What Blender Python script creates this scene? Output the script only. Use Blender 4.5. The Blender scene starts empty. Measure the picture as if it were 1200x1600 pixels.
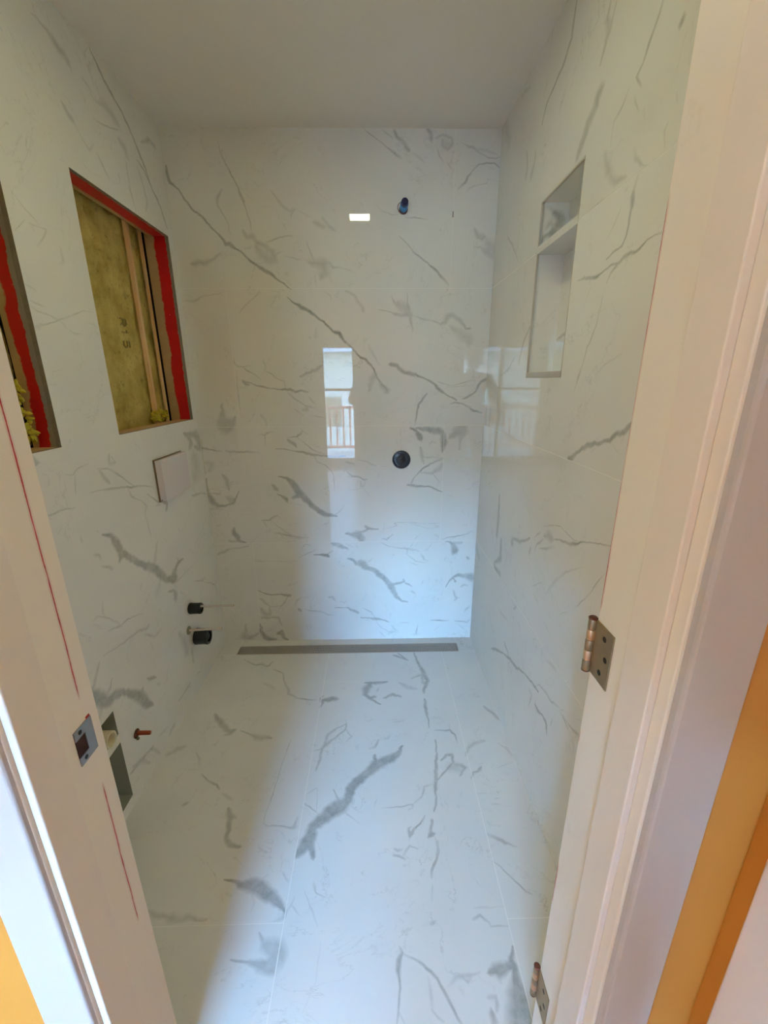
import bpy, bmesh, math, random
import numpy as np
from mathutils import Vector, Matrix
from mathutils.geometry import delaunay_2d_cdt

# ------------------------------------------------------------------ camera
sc = bpy.context.scene
COL = sc.collection
W, H = 1.377, 2.370                       # room width and height; back wall y=0, floor z=0
cd = bpy.data.cameras.new('camera')
cam = bpy.data.objects.new('camera', cd)
COL.objects.link(cam)
CX, CY, CZ = 0.8497, -2.0792, 1.4008
PITCH, YAW, ROLL = 0.30147, 0.01961, -0.00530
fw = Vector((math.sin(YAW)*math.cos(PITCH), math.cos(YAW)*math.cos(PITCH), -math.sin(PITCH)))
rt = Vector((math.cos(YAW), -math.sin(YAW), 0.0))
up = rt.cross(fw)
rt2 = rt*math.cos(ROLL) + up*math.sin(ROLL)
up2 = -rt*math.sin(ROLL) + up*math.cos(ROLL)
cam.matrix_world = Matrix(((rt2.x, up2.x, -fw.x, CX), (rt2.y, up2.y, -fw.y, CY), (rt2.z, up2.z, -fw.z, CZ), (0, 0, 0, 1)))
cd.sensor_fit = 'HORIZONTAL'
cd.sensor_width = 36.0
cd.lens = 659.94/1200*36.0
cd.clip_start = 0.02
sc.camera = cam

# ------------------------------------------------------------------ world and daylight
wd = bpy.data.worlds.new('sky')
sc.world = wd
wd.use_nodes = True
wn = wd.node_tree
wn.nodes.clear()
wo = wn.nodes.new('ShaderNodeOutputWorld')
wb = wn.nodes.new('ShaderNodeBackground')
ws = wn.nodes.new('ShaderNodeTexSky')
ws.sky_type = 'NISHITA'
ws.sun_disc = False
ws.sun_elevation = math.radians(42)
ws.sun_rotation = math.radians(20)
ws.air_density = 1.0
ws.dust_density = 1.5
wb.inputs['Strength'].default_value = 24.5
wt = wn.nodes.new('ShaderNodeMix')       # camera white balance between lamp and daylight: the sky reads blue
wt.data_type = 'RGBA'; wt.blend_type = 'MULTIPLY'; wt.inputs[0].default_value = 1.0
wt.inputs[7].default_value = (.69, .97, 1.13, 1)
wn.links.new(ws.outputs[0], wt.inputs[6])
wn.links.new(wt.outputs[2], wb.inputs[0])
wn.links.new(wb.outputs[0], wo.inputs[0])
# portal at the glass door of the hall: guides the sky light in, gives none of its own
pl = bpy.data.lights.new('window_portal', 'AREA')
pl.shape = 'RECTANGLE'
pl.size, pl.size_y = 1.5, 1.95
pl.cycles.is_portal = True
po = bpy.data.objects.new('window_portal', pl)
COL.objects.link(po)
po.location = (-0.23, -5.22, 1.0)
po.rotation_euler = (math.radians(90), 0, math.radians(180))

sc.view_settings.view_transform = 'Standard'
sc.view_settings.look = 'None'
sc.view_settings.gamma = 1.0
sc.view_settings.use_curve_mapping = False
sc.view_settings.exposure = 0.17
sc.cycles.use_denoising = True
sc.cycles.max_bounces = 14
sc.cycles.diffuse_bounces = 8
sc.cycles.glossy_bounces = 6
sc.cycles.transparent_max_bounces = 12
sc.cycles.sample_clamp_indirect = 6.0

# power of the bath lamp and the added hall fill (their builders are below)
BATH_LAMP_W = 2.5
HALL_FILL_W = 12.5

# vein print, traced per surface in millimetres on each plane: strength softness|u v width,...
VEINS = {
'B': '''.55 .5|10 2242 2,11 2207 11,19 2183 7,49 2161 4,68 2123 5,103 2081 6,123 2070 8,142 2051 6,175 2016 5,206 1986 6,219 1963 7,235 1963 14,256 1949 7,280 1935 6,309 1904 6,345 1881 7,376 1861 15,404 1847 10,437 1823 6,484 1788 3
.4 .5|123 2073 2,126 2092 2
.35 .6|238 1955 3,274 1941 3,283 1938 3
.45 .6|231 2323 2,233 2289 2,248 2258 5,267 2218 4,292 2169 5,307 2129 8,318 2092 5,330 2049 4,335 2011 3
.35 .6|227 2161 2,202 2129 9,201 2102 6,220 2073 3,237 2038 4,240 2005 6,245 1994 2
.3 .6|66 1887 12,102 1893 20,128 1890 21,151 1901 9,172 1913 9,190 1927 6
.3 .6|297 2011 6,311 1988 15,336 1991 20,350 1969 18,378 1961 15,397 1955 12
.4 .6|385 1966 4,418 1977 4,450 1986 4,489 1995 5,505 1993 2
.25 .6|346 1955 13,368 1924 31,405 1901 33,424 1904 19,414 1933 19,390 1949 18
.35 .6|419 1913 5,439 1930 5,459 1934 3
.35 .6|300 1945 2,320 1948 8,330 1955 5
.3 .7|424 2159 2,449 2130 7,475 2100 11,502 2084 7,524 2090 5
.35 .6|527 2090 3,507 2074 5,503 2060 6
.25 .7|533 2087 3,567 2072 3,594 2057 2
.25 .7|599 2043 13,624 2036 19,643 2025 9
.2 .7|638 2060 9,662 2028 12,693 2011 3
.3 .7|467 1918 5,502 1909 5,540 1901 3
.35 .6|564 1969 3,578 1938 4,592 1901 9
.28 .6|572 1893 8,598 1890 25,630 1887 37,635 1858 39,624 1835 23
.35 .6|637 1898 12,662 1890 9,675 1873 5,701 1871 2
.3 .6|654 1841 5,669 1814 3
.2 .6|593 1858 4,596 1800 3
.4 .6|810 2371 2,843 2350 3,879 2328 3,915 2303 3,942 2285 6,948 2280 10,970 2270 4
.3 .7|885 2370 2,915 2350 4,933 2338 4
.4 .6|942 2363 6,951 2343 10,972 2331 14,988 2308 14,1000 2296 6
.25 .7|1015 2288 4,1043 2273 6,1068 2253 3
.4 .6|1074 2371 3,1087 2358 14,1091 2334 12
.3 .7|1090 2361 4,1108 2361 10
.3 .6|1109 2339 6,1139 2349 6,1175 2339 10,1179 2319 12,1159 2301 12,1134 2314 10,1136 2334 5
.22 .8|1152 2321 30,1170 2319 15
.35 .6|1116 2301 5,1126 2278 8,1142 2256 3
.35 .6|1157 2258 5,1180 2233 2
.4 .6|1213 2322 2,1237 2314 4,1269 2304 10,1278 2297 6,1301 2284 4,1326 2273 4,1357 2269 4,1375 2275 3,1387 2277 2
.25 .8|1275 2304 7,1331 2294 7,1362 2284 3
.45 .5|1205 2164 6,1223 2175 5,1238 2189 7,1246 2209 5,1273 2238 3,1290 2251 4,1321 2254 4,1352 2254 4,1378 2237 3,1390 2244 2
.3 .6|1254 2244 3,1284 2248 3
.25 .7|1328 2243 6,1354 2231 4
.3 .6|1246 2160 7,1276 2176 3,1326 2186 3,1331 2199 2,1375 2192 3
.25 .6|861 2111 2,889 2084 2,927 2072 4,959 2071 2
.35 .6|984 2061 3,1009 2060 7,1028 2061 3,1086 2054 2
.45 .5|962 1993 2,998 1963 2,1024 1932 4,1064 1906 5,1097 1883 5,1130 1857 7,1161 1827 9,1184 1804 4
.3 .6|1285 2019 6,1303 1994 17,1332 1991 13,1320 1980 10,1303 1991 6
.5 .5|1293 1950 2,1306 1952 7,1319 1953 2
.22 .7|1347 1963 29,1378 1946 43,1374 1912 24,1336 1935 17,1315 1952 5
.3 .6|673 1877 4,731 1867 3,770 1854 2
.3 .6|195 1781 2,163 1769 2,96 1762 4,56 1739 11,26 1742 6,-2 1739 3
.35 .6|347 1781 6,333 1763 3,294 1738 3,260 1705 3,243 1685 2
.2 .8|418 1755 8,390 1719 3
.6 .5|444 1818 2,482 1791 2
.65 .5|467 1757 2,496 1732 6,526 1716 14,550 1704 11,586 1681 7,622 1656 6,652 1627 6,676 1609 11,692 1609 16,704 1583 8,719 1568 7
.35 .6|628 1782 3,658 1763 6,663 1746 9
.35 .6|205 1510 4,205 1480 8,219 1468 4,241 1465 4,264 1471 3,277 1467 4
.4 .6|241 1465 4,259 1450 5,292 1431 3,316 1409 4
.4 .5|232 1402 8,250 1388 14,259 1385 4
.5 .5|235 1402 6,279 1391 4,297 1382 9,354 1369 4,406 1364 4,451 1362 11,477 1353 9,503 1359 4,529 1349 9,539 1352 2
.3 .6|337 1495 5,344 1468 8,336 1449 2
.3 .7|336 1449 4,373 1434 4,390 1412 4,428 1400 5,432 1368 3
.3 .6|425 1362 3,468 1324 5,512 1292 5,545 1282 5,571 1280 3
.35 .6|534 1330 3,553 1308 9,568 1295 6
.4 .6|468 1273 5,509 1240 3
.25 .8|511 1273 13,527 1269 17,525 1285 9
.3 .6|542 1243 3,615 1230 4
.35 .6|501 1421 2,524 1430 12,560 1445 7,577 1451 16,603 1469 5
.4 .5|553 1595 5,562 1586 9
.35 .6|5 1460 2,38 1470 4
.3 .4|123 1298 7,125 1262 13,117 1223 40,127 1197 61,126 1187 59
.3 .5|137 1223 14,159 1213 41,153 1189 38,182 1239 6
.25 .6|211 1450 3,206 1370 5,207 1287 6,208 1268 2
.25 .7|206 1370 4,258 1379 2
.18 .8|304 1245 11,325 1222 7,326 1196 5
.6 .5|719 1574 7,756 1535 6,787 1502 6,800 1499 10,835 1471 6,857 1428 6,866 1404 8,909 1360 9,912 1347 6
.25 .7|876 1379 13,909 1356 26,902 1347 13
.25 .8|854 1428 19,837 1410 26,823 1354 5
.2 .8|820 1556 8,833 1538 13,873 1471 5
.22 .7|726 1782 5,762 1763 11,798 1712 13,804 1698 5
.35 .6|872 1705 2,910 1700 3,941 1689 6,972 1683 13,1016 1681 15
.4 .5|928 1760 2,941 1735 5,956 1718 11
.25 .6|956 1735 12,972 1718 41,997 1698 35,1013 1683 18
.3 .6|999 1771 3,1003 1723 9,1013 1689 12,1016 1649 8,1026 1617 5
.3 .7|1028 1680 5,1073 1667 7,1123 1657 6,1155 1643 5
.3 .6|1149 1643 8,1174 1651 15,1182 1680 21,1204 1683 17,1243 1657 15,1267 1628 8
.6 .4|1264 1625 2,1283 1624 6,1292 1626 2
.22 .7|1200 1631 12,1233 1613 24,1259 1593 35,1285 1584 30,1286 1566 13
.5 .5|922 1471 12,954 1468 16,980 1440 15,1019 1431 14,1065 1418 7,1105 1402 7,1138 1380 6,1155 1358 13,1172 1345 6,1240 1310 6
.3 .6|987 1434 5,1052 1412 4
.35 .6|1144 1395 3,1211 1377 3,1256 1386 3,1308 1400 4,1321 1401 2
.3 .7|1198 1371 3,1303 1376 2
.45 .5|1377 1405 9,1352 1392 7,1339 1379 11,1331 1351 3,1296 1326 8,1270 1316 4
.3 .6|1226 1339 3,1266 1323 4,1326 1327 2
.55 .5|1204 1291 3,1234 1299 6,1268 1294 4,1302 1277 8,1316 1264 8,1367 1251 3
.3 .6|1159 1358 3,1133 1333 3,1110 1324 2
.3 .6|1162 1256 2,1175 1272 2,1202 1278 3
.6 .5|1100 1340 9,1087 1327 7,1058 1292 7,1052 1256 5,1046 1217 9,1043 1194 3
.45 .5|-9 1127 8,-7 1097 10,39 1084 4,97 1075 4
.4 .5|118 1076 2,139 1073 10,181 1071 4,228 1071 7,282 1067 2
.25 .7|-1 1138 18,-6 1061 18,1 1018 11,5 963 9
.2 .8|13 1018 19,42 1012 31,25 975 17
.35 .6|284 1156 2,313 1152 6,329 1162 6,362 1166 2
.3 .6|316 1151 6,312 1100 3
.4 .5|419 1142 4,467 1142 5,486 1155 8,498 1170 5,490 1176 3
.4 .5|424 1129 9,447 1111 14,464 1093 4
.4 .5|467 1142 4,501 1114 4,535 1083 4,558 1071 4,617 1046 2
.3 .6|493 1176 4,538 1140 2
.45 .5|361 1085 2,403 1084 4,438 1075 2,498 1065 7,533 1056 11,581 1050 5,641 1043 4,702 1046 4
.35 .6|545 1053 3,562 1019 6,603 1000 4,635 966 4,642 906 3,637 868 2
.35 .6|89 956 4,105 930 22,110 899 10,111 880 3
.45 .5|2 938 9,3 900 6,4 855 22,18 823 27,46 797 17,83 796 9,122 809 11,151 854 6,159 873 2
.4 .5|5 865 3,35 862 5,62 858 9,67 868 3
.3 .6|100 838 7,118 828 32,112 806 12
.2 .7|4 781 13,69 780 7
.5 .35|362 947 3,405 940 12,433 911 28,455 870 32,478 844 32,507 811 23,537 778 26,567 755 29,604 741 17,648 734 7
.45 .5|428 838 9,447 841 19,472 841 6
.35 .6|635 737 9,668 764 5,685 790 3
.4 .5|328 903 3,345 887 18,351 877 5
.55 .4|349 856 2,379 840 7,393 829 20,399 819 5
.4 .5|27 691 7,46 691 9
.5 .4|113 677 5,110 647 20,124 626 23,131 605 13,165 593 4
.3 .6|80 606 7,111 599 17,131 602 7
.4 .5|256 717 3,300 718 5,314 731 10,340 741 5,363 721 2
.35 .5|265 715 7,281 682 9
.3 .6|300 718 4,359 667 6,407 629 6,483 618 2
.35 .6|307 651 4,357 640 10,395 629 8,483 617 3
.3 .6|609 718 3,605 701 3,563 685 3
.6 .4|1020 1180 3,1049 1168 9,1066 1145 23,1072 1128 25
.5 .4|1048 1180 6,1106 1173 22,1152 1164 28,1181 1155 20,1187 1115 29,1184 1063 6
.45 .5|1116 1101 7,1130 1113 9,1145 1107 5
.35 .6|1073 1084 6,1080 1041 17,1086 1023 7,1092 1002 3
.3 .6|1080 1038 9,1109 1035 6,1185 1034 5
.45 .5|1185 1031 7,1133 1008 8,1093 985 5,1064 958 5,1041 928 5,1026 901 8
.45 .5|1009 896 2,1041 892 13,1065 888 7,1113 888 4,1137 881 7,1167 866 6,1189 858 2
.25 .7|1076 958 5,1135 957 12,1170 981 24,1186 1004 14
.3 .6|1135 957 4,1172 909 3,1155 884 2
.35 .4|1211 1129 3,1239 1152 35,1255 1166 52,1278 1172 44,1284 1154 29,1269 1126 12,1265 1074 6
.35 .6|1342 901 2,1363 910 4,1381 911 2
.2 .7|1311 864 4,1332 876 4
.25 .6|974 1174 3,974 1140 5
.25 .6|951 1123 3,960 1100 5
.4 .6|760 1029 2,806 1017 4,841 999 5,858 996 2
.25 .7|876 994 2,917 991 2
.45 .5|701 1016 4,736 1009 8,744 1001 3
.45 .5|700 979 2,711 961 4,734 943 8,763 942 5,793 923 6,804 926 7
.35 .5|711 943 4,725 940 6,734 946 4
.3 .5|772 919 7,774 891 7,792 894 5,798 918 5
.2 .7|696 868 2,786 882 4,827 832 2
.45 .5|794 678 6,806 665 13,861 661 3
.45 .4|689 637 5,726 633 20,756 629 39,771 609 31,774 596 9
.35 .5|757 642 13,794 652 10,809 664 5
.3 .6|892 699 2,889 654 2,861 638 2
.3 .6|904 663 3,959 679 4,941 695 3,1020 697 3,1094 689 3,1179 690 3
.25 .6|1032 691 3,1119 661 3,1180 666 3
.3 .6|1161 676 8,1180 673 9
.4 .5|879 608 3,904 602 7,922 617 5,938 630 5
.35 .5|1195 599 2,1232 610 5,1293 619 4,1330 632 5,1348 641 9,1354 645 3
.3 .6|12 532 9,50 545 13,83 561 5,138 567 5,176 575 5
.3 .6|193 503 7,217 492 10,230 496 9
.25 .7|198 486 4,285 488 3,378 483 4,428 486 2
.3 .6|435 499 4,455 516 3,506 539 5,531 553 3
.35 .5|454 553 2,474 579 4,486 582 6,507 569 3
.6 .4|517 520 2,548 520 5,585 517 18,594 511 7
.35 .5|585 524 5,620 541 6
.4 .4|613 587 7,637 577 27,674 563 13,698 553 7
.45 .5|204 315 4,237 298 5,275 288 5,329 290 6,363 283 14,376 285 4
.35 .6|363 281 5,345 246 6,320 213 6,306 199 3
.25 .7|215 266 14,232 244 10,262 214 4,333 221 4
.3 .7|209 201 16,220 179 29,245 167 22,259 185 13,255 207 5
.3 .6|204 146 15,243 145 6,302 148 12,306 118 9,314 99 6
.5 .4|198 109 4,200 60 16,213 25 26,244 6 26,277 5 11
.5 .5|293 43 21,311 58 22,318 20 17,343 0 5
.4 .5|223 63 3,249 66 6,266 74 3
.3 .6|116 106 5,111 61 19,101 24 41,126 12 37,182 49 4
.4 .5|415 194 10,428 190 15
.35 .6|448 197 2,486 185 6,537 182 7,575 161 6,608 156 3
.3 .6|587 267 10,606 274 14,618 245 4
.25 .6|18 269 5,31 276 5
.2 .7|288 374 8,294 369 3
.5 .4|696 496 5,727 488 13,739 461 6
.35 .5|644 244 4,669 233 4,682 244 3
.4 .5|616 203 3,687 201 4,719 181 17,745 169 6
.5 .4|687 583 3,724 562 3
.45 .35|759 471 41,778 464 46,796 439 20,834 429 24,859 404 27,890 376 24,919 343 30,935 311 29,954 268 20,987 238 8,1019 232 3
.4 .5|922 340 10,948 343 14,980 350 6,999 360 9,992 367 3
.6 .4|989 360 4,1012 344 8,1041 327 3
.45 .5|1035 299 10,1044 294 10,1058 282 3
.35 .6|784 474 3,809 480 5,828 497 3
.35 .6|867 590 2,916 563 4,978 552 5,1022 548 9,1059 541 8,1078 531 3
.3 .6|994 562 5,1016 538 4,1010 518 3,1061 477 5,1086 470 3,1124 466 3
.35 .6|1085 517 5,1104 486 9,1127 476 4
.25 .6|1023 470 4,1067 455 5,1080 459 3
.3 .6|1214 589 2,1246 579 7,1277 578 15,1302 581 5
.5 .4|1220 590 3,1249 577 9,1262 552 25,1266 535 32,1260 525 13
.45 .5|1272 548 9,1288 541 5
.4 .5|1334 493 5,1343 488 14
.45 .5|1227 321 3,1242 356 6,1267 380 13,1292 390 17,1330 386 21,1356 379 34,1373 372 41
.5 .4|1267 370 5,1278 352 13
.5 .4|1311 319 7,1327 330 10,1346 326 4
.3 .6|1267 302 6,1278 270 13,1292 251 10,1280 237 6
.3 .6|1315 255 4,1286 248 3
.3 .6|1366 203 7,1335 166 10
.4 .5|758 138 4,804 135 5,837 131 15,882 122 7,915 107 4
.3 .6|772 198 4,817 172 6,837 138 5
.25 .6|843 108 7,869 74 6,909 46 6,962 42 5
.35 .6|929 88 5,948 57 6,965 49 4
.25 .6|862 47 6,895 8 4
.3 .6|915 23 3,909 31 10,948 46 3
.35 .6|975 102 5,1027 101 5
.35 .6|1077 85 4,1071 43 6,1068 28 10,1055 21 4
.3 .6|1068 28 4,1095 26 2
.45 .5|1146 114 3,1199 113 7,1252 110 6
.45 .5|1285 109 3,1332 103 7,1352 99 8,1371 114 4
.3 .6|1339 99 10,1366 95 4''',
'L': '''.45 .5|-429 2367 3,-402 2344 6,-371 2318 11,-334 2301 10,-286 2277 8,-239 2241 8,-208 2208 13,-175 2173 9,-136 2111 6
.3 .6|-680 2285 2,-651 2285 4,-624 2282 7,-598 2271 23,-568 2268 24,-553 2255 19
.25 .7|-615 2326 2,-612 2299 5
.25 .6|-505 2256 2,-472 2248 6,-437 2239 4
.22 .7|-432 2230 6,-387 2245 26,-362 2240 29,-322 2225 21
.35 .6|-472 2170 3,-426 2176 4,-369 2194 3,-307 2214 5
.3 .6|-621 2136 3,-603 2121 15,-583 2113 10
.22 .7|-583 2113 5,-565 2095 5,-524 2067 7,-496 2095 3
.28 .6|-490 2077 3,-466 2054 7,-439 2022 5
.25 .6|-332 2181 9,-304 2166 25,-292 2144 8
.25 .7|-309 2150 5,-311 2085 6,-306 2040 4
.22 .7|-233 2164 7,-220 2106 6
.35 .6|-175 2242 3,-103 2283 16,-55 2279 14
.3 .6|28 2250 11,48 2225 42,71 2205 14
.35 .6|-897 1838 3,-876 1823 2,-854 1807 3,-830 1793 3,-818 1783 2
.35 .6|-906 1745 2,-887 1761 2,-865 1779 2
.25 .7|-846 1780 3,-839 1764 5
.25 .7|-855 1776 2,-820 1778 2,-793 1781 4,-817 1749 4,-843 1730 3
.2 .7|-752 1749 4,-749 1721 9,-769 1706 4
.3 .6|-320 2063 4,-307 2032 7,-293 1987 5
.25 .6|-219 2133 4,-192 2054 15,-211 2014 7
.45 .5|-223 2168 4,-177 2150 6,-135 2109 7,-110 2095 12,-78 2063 7,-47 2005 5
.22 .7|-478 2054 3,-427 2031 4
.22 .7|22 2249 10,52 2219 30,90 2207 10
.3 .6|-916 1630 2,-889 1625 4,-881 1620 2
.3 .6|-921 1586 2,-892 1574 3,-852 1570 4,-817 1559 6,-797 1550 3
.3 .6|-910 1533 10,-876 1544 5,-841 1554 3,-790 1571 3,-749 1584 3,-705 1601 2,-656 1603 2
.3 .6|-909 1595 2,-867 1586 5,-861 1589 2
.3 .6|-804 1545 3,-766 1532 3,-726 1536 2
.3 .6|-691 1572 2,-654 1564 3
.3 .6|-1044 1213 4,-1022 1222 8,-1008 1206 13,-1037 1195 10
.4 .5|-928 1160 2,-896 1153 4,-885 1163 4,-823 1171 2
.35 .6|-890 1150 5,-904 1099 3
.35 .5|-790 1148 3,-741 1139 3,-702 1117 5,-647 1073 4,-612 1049 3
.35 .6|-781 1139 10,-764 1111 14,-747 1094 4
.25 .7|-719 1179 5,-728 1153 14,-692 1149 5,-712 1172 4
.4 .5|-843 1087 2,-803 1083 3,-727 1072 6,-653 1056 5,-546 1036 4,-485 1013 4
.3 .6|-654 1051 5,-643 1020 6,-586 989 3,-559 961 9,-578 941 7,-567 843 6
.4 .5|-539 1002 3,-515 982 5,-472 950 5,-446 946 4,-408 928 16,-424 904 12
.35 .5|-495 943 2,-462 940 6
.4 .6|-1037 1073 2,-1008 1071 5,-977 1071 6,-918 1063 2
.35 .6|-887 906 3,-866 894 9,-862 881 7
.5 .4|-865 857 2,-831 839 8,-818 826 10
.5 .35|-830 950 3,-792 931 14,-773 903 32,-758 860 30,-719 825 22,-677 784 22,-640 757 28,-587 726 34,-548 682 34,-507 636 25,-439 606 36
.45 .4|-776 837 5,-758 848 18,-742 848 13
.45 .5|-465 623 39,-427 644 19,-396 662 15,-347 658 5
.4 .5|-399 679 5,-388 662 8
.25 .8|-533 809 8,-566 751 17,-585 732 17
.4 .5|-516 585 4,-469 566 12,-461 542 32,-467 525 15
.35 .6|-462 586 11,-444 569 11
.35 .6|-285 517 3,-187 473 7,-163 480 6
.4 .6|-181 459 3,-95 411 8,-47 373 4
.4 .5|-169 1184 6,-131 1166 24,-105 1131 37,-130 1111 14
.4 .5|-127 1177 8,-36 1162 39,-17 1127 58,-21 1086 15,-73 1111 19
.25 .8|-95 1074 36,-86 1016 96,-122 966 69
.35 .6|-175 897 6,-157 894 11,-69 882 5,-10 862 5
.15 .8|-596 622 37,-558 654 10
.3 .6|-952 722 8,-923 718 4,-890 693 4,-839 638 5
.3 .6|-895 752 4,-904 715 8,-896 702 3
.35 .6|-900 651 3,-832 630 7,-794 629 5,-705 600 2
.2 .8|-953 709 9,-922 673 4
.3 .6|-945 591 3,-885 578 3,-844 568 5,-747 554 8,-699 533 11,-687 535 6
.25 .7|-724 526 6,-661 470 9,-609 472 8
.25 .7|-696 473 8,-684 437 10
.5 .35|-1049 559 4,-1028 513 38,-996 473 43,-973 442 35,-933 434 31,-894 414 17,-843 360 30,-807 311 39,-787 269 32,-752 234 4
.4 .5|-812 327 27,-796 344 9
.3 .6|-1012 528 13,-985 564 11,-967 584 3
.3 .6|-966 465 12,-946 473 7,-930 497 4
.25 .6|-995 449 17,-1030 415 7
.45 .5|-757 358 4,-734 340 14,-704 321 4
.35 .6|-707 295 5,-688 274 9
.35 .6|-585 102 5,-498 98 10,-464 96 5
.35 .6|-393 92 6,-353 70 8
.25 .7|-487 370 17,-457 318 43,-448 246 38
.25 .7|-401 229 21,-406 164 12
.35 .6|-949 120 4,-895 110 12,-844 98 11,-800 89 5
.3 .6|-821 97 4,-788 53 16,-773 22 5
.25 .6|-929 133 4,-884 112 16,-837 49 10
.25 .7|-763 90 8,-677 68 4
.25 .7|-689 31 10,-644 37 19
.5 .4|-1049 570 6,-1039 557 10''',
'R': '''.4 .5|-672 2326 4,-663 2292 9,-662 2258 9,-629 2229 12,-593 2218 7,-513 2197 6,-484 2156 5
.3 .6|-873 2195 5,-866 2170 10,-880 2136 21,-872 2126 15,-855 2093 3
.3 .6|-900 2175 5,-890 2150 8,-884 2133 9
.4 .5|-1090 2053 4,-1076 2026 6,-1063 2009 7,-1048 1987 5,-1029 1976 4,-1055 1947 3
.35 .5|-879 2036 7,-860 2034 27,-858 2016 21,-826 1995 28,-799 1965 28,-781 1944 7
.3 .6|-1007 1969 7,-999 1956 7,-977 1944 5,-958 1938 5,-958 1889 2
.4 .5|-1159 1983 6,-1159 1977 13
.3 .6|-1178 1870 2,-1185 1857 5
.3 .6|-1166 1834 5,-1160 1829 4,-1168 1796 2
.25 .7|-1033 1941 5,-1062 1903 3
.25 .6|-937 1889 14,-960 1847 22,-1001 1812 14,-1043 1802 6
.25 .6|-972 1877 12,-968 1857 9
.3 .6|-1062 1844 8,-1074 1822 8,-1109 1796 2,-1122 1791 2
.4 .5|-1092 1788 6,-1086 1772 6,-1081 1756 11,-1090 1738 4
.3 .6|-1051 1775 7,-1057 1776 7
.25 .6|-347 2149 6,-369 2102 14,-362 2065 20
.25 .6|-447 2106 7,-441 2072 15,-417 2047 22
.15 .8|-53 2365 28,-124 2267 41
.2 .8|-237 2355 10,-330 2330 9
.45 .5|-1082 1760 11,-1086 1738 9,-1082 1705 5,-1077 1685 6,-1068 1670 3,-1033 1668 3,-1007 1659 2
.5 .5|-867 1645 2,-932 1640 6,-964 1632 6,-1004 1638 4,-1034 1643 4,-1065 1640 3
.4 .5|-937 1638 9,-943 1623 3
.5 .5|-1024 1610 6,-1036 1626 6,-1062 1639 5,-1082 1648 8,-1107 1649 4,-1123 1645 6,-1137 1649 3,-1159 1657 2,-1181 1659 2,-1206 1655 2
.25 .7|-1049 1613 6,-1060 1616 6
.35 .6|-1012 1584 3,-1008 1553 4,-1002 1524 4,-971 1477 5,-958 1443 5,-942 1407 8,-927 1373 5
.2 .7|-947 1614 3,-921 1572 3
.3 .6|-1044 1749 3,-1013 1715 4,-1001 1704 3
.25 .7|-1130 1454 3,-1063 1432 3,-1028 1410 3
.35 .6|-176 1943 3,-268 1885 7,-348 1816 4
.35 .6|-540 1571 7,-484 1526 13,-455 1457 6
.4 .6|-404 1486 6,-333 1440 9,-235 1418 4
.3 .6|-889 1789 3,-951 1795 6
.35 .6|-1211 1628 3,-1220 1607 9
.25 .7|-1205 1663 4,-1217 1639 4
.2 .7|-1199 1626 5,-1193 1626 2
.5 .4|-943 1193 8,-963 1200 14,-987 1218 7,-1035 1244 12,-1082 1256 9,-1124 1268 9,-1145 1277 11,-1160 1287 5,-1186 1293 12,-1207 1313 8
.25 .6|-1061 1230 4,-1078 1243 9
.25 .6|-1182 1271 3,-1183 1284 8
.4 .5|-827 959 2,-883 981 3,-950 1001 2,-999 993 3,-1035 992 3,-1066 998 2
.45 .5|-905 944 3,-952 960 4,-1006 970 7,-1034 979 8,-1081 1004 3,-1128 1021 2,-1218 1047 3,-1230 1045 2
.3 .6|-846 932 7,-871 946 19,-895 941 28
.35 .6|-781 851 6,-792 881 8,-843 921 8
.35 .6|-807 874 2,-883 905 8,-930 929 3
.35 .6|-773 902 6,-815 935 3
.35 .5|-556 793 26,-567 818 9,-639 834 12,-687 856 7,-731 883 7
.3 .6|-739 828 11,-747 852 7
.35 .6|-794 731 2,-838 763 4,-870 785 2
.4 .5|-1197 969 2,-1173 937 3,-1158 905 4,-1128 865 3,-1092 822 2
.2 .7|-902 755 4,-949 824 11,-1011 886 5,-1098 943 3
.25 .7|-1010 753 2,-1057 790 3
.35 .5|-349 935 12,-359 815 33,-355 748 20
.35 .5|-419 758 20,-430 677 29,-354 623 9,-360 598 20,-438 607 22,-440 598 21
.3 .6|-30 1267 38,-35 1194 54
.3 .6|-107 1272 30,-102 1194 30
.4 .5|-640 554 4,-667 581 8
.25 .6|-469 451 5,-531 460 10,-588 471 5
.2 .7|-3 566 26,-78 525 35
.45 .5|-404 210 4,-453 242 11,-575 306 5,-658 340 12,-724 353 10,-814 394 5,-888 411 8,-938 419 5
.35 .6|-577 357 15,-618 348 10,-643 339 5
.35 .6|-907 418 3,-939 449 3,-992 463 6,-1028 462 6,-1078 487 6,-1090 487 3
.45 .5|-924 359 5,-955 355 12,-989 373 5,-1023 366 12,-1031 339 3
.35 .6|-1048 390 4,-1057 419 6
.35 .5|-1089 478 3,-1126 481 10,-1151 470 6
.4 .5|-1131 486 3,-1171 494 7,-1201 505 7,-1204 497 2
.25 .7|-856 366 4,-890 366 9,-874 301 3
.3 .5|-972 567 8,-1020 579 10,-1036 580 3
.2 .8|-1178 471 6,-1198 423 10''',
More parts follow.
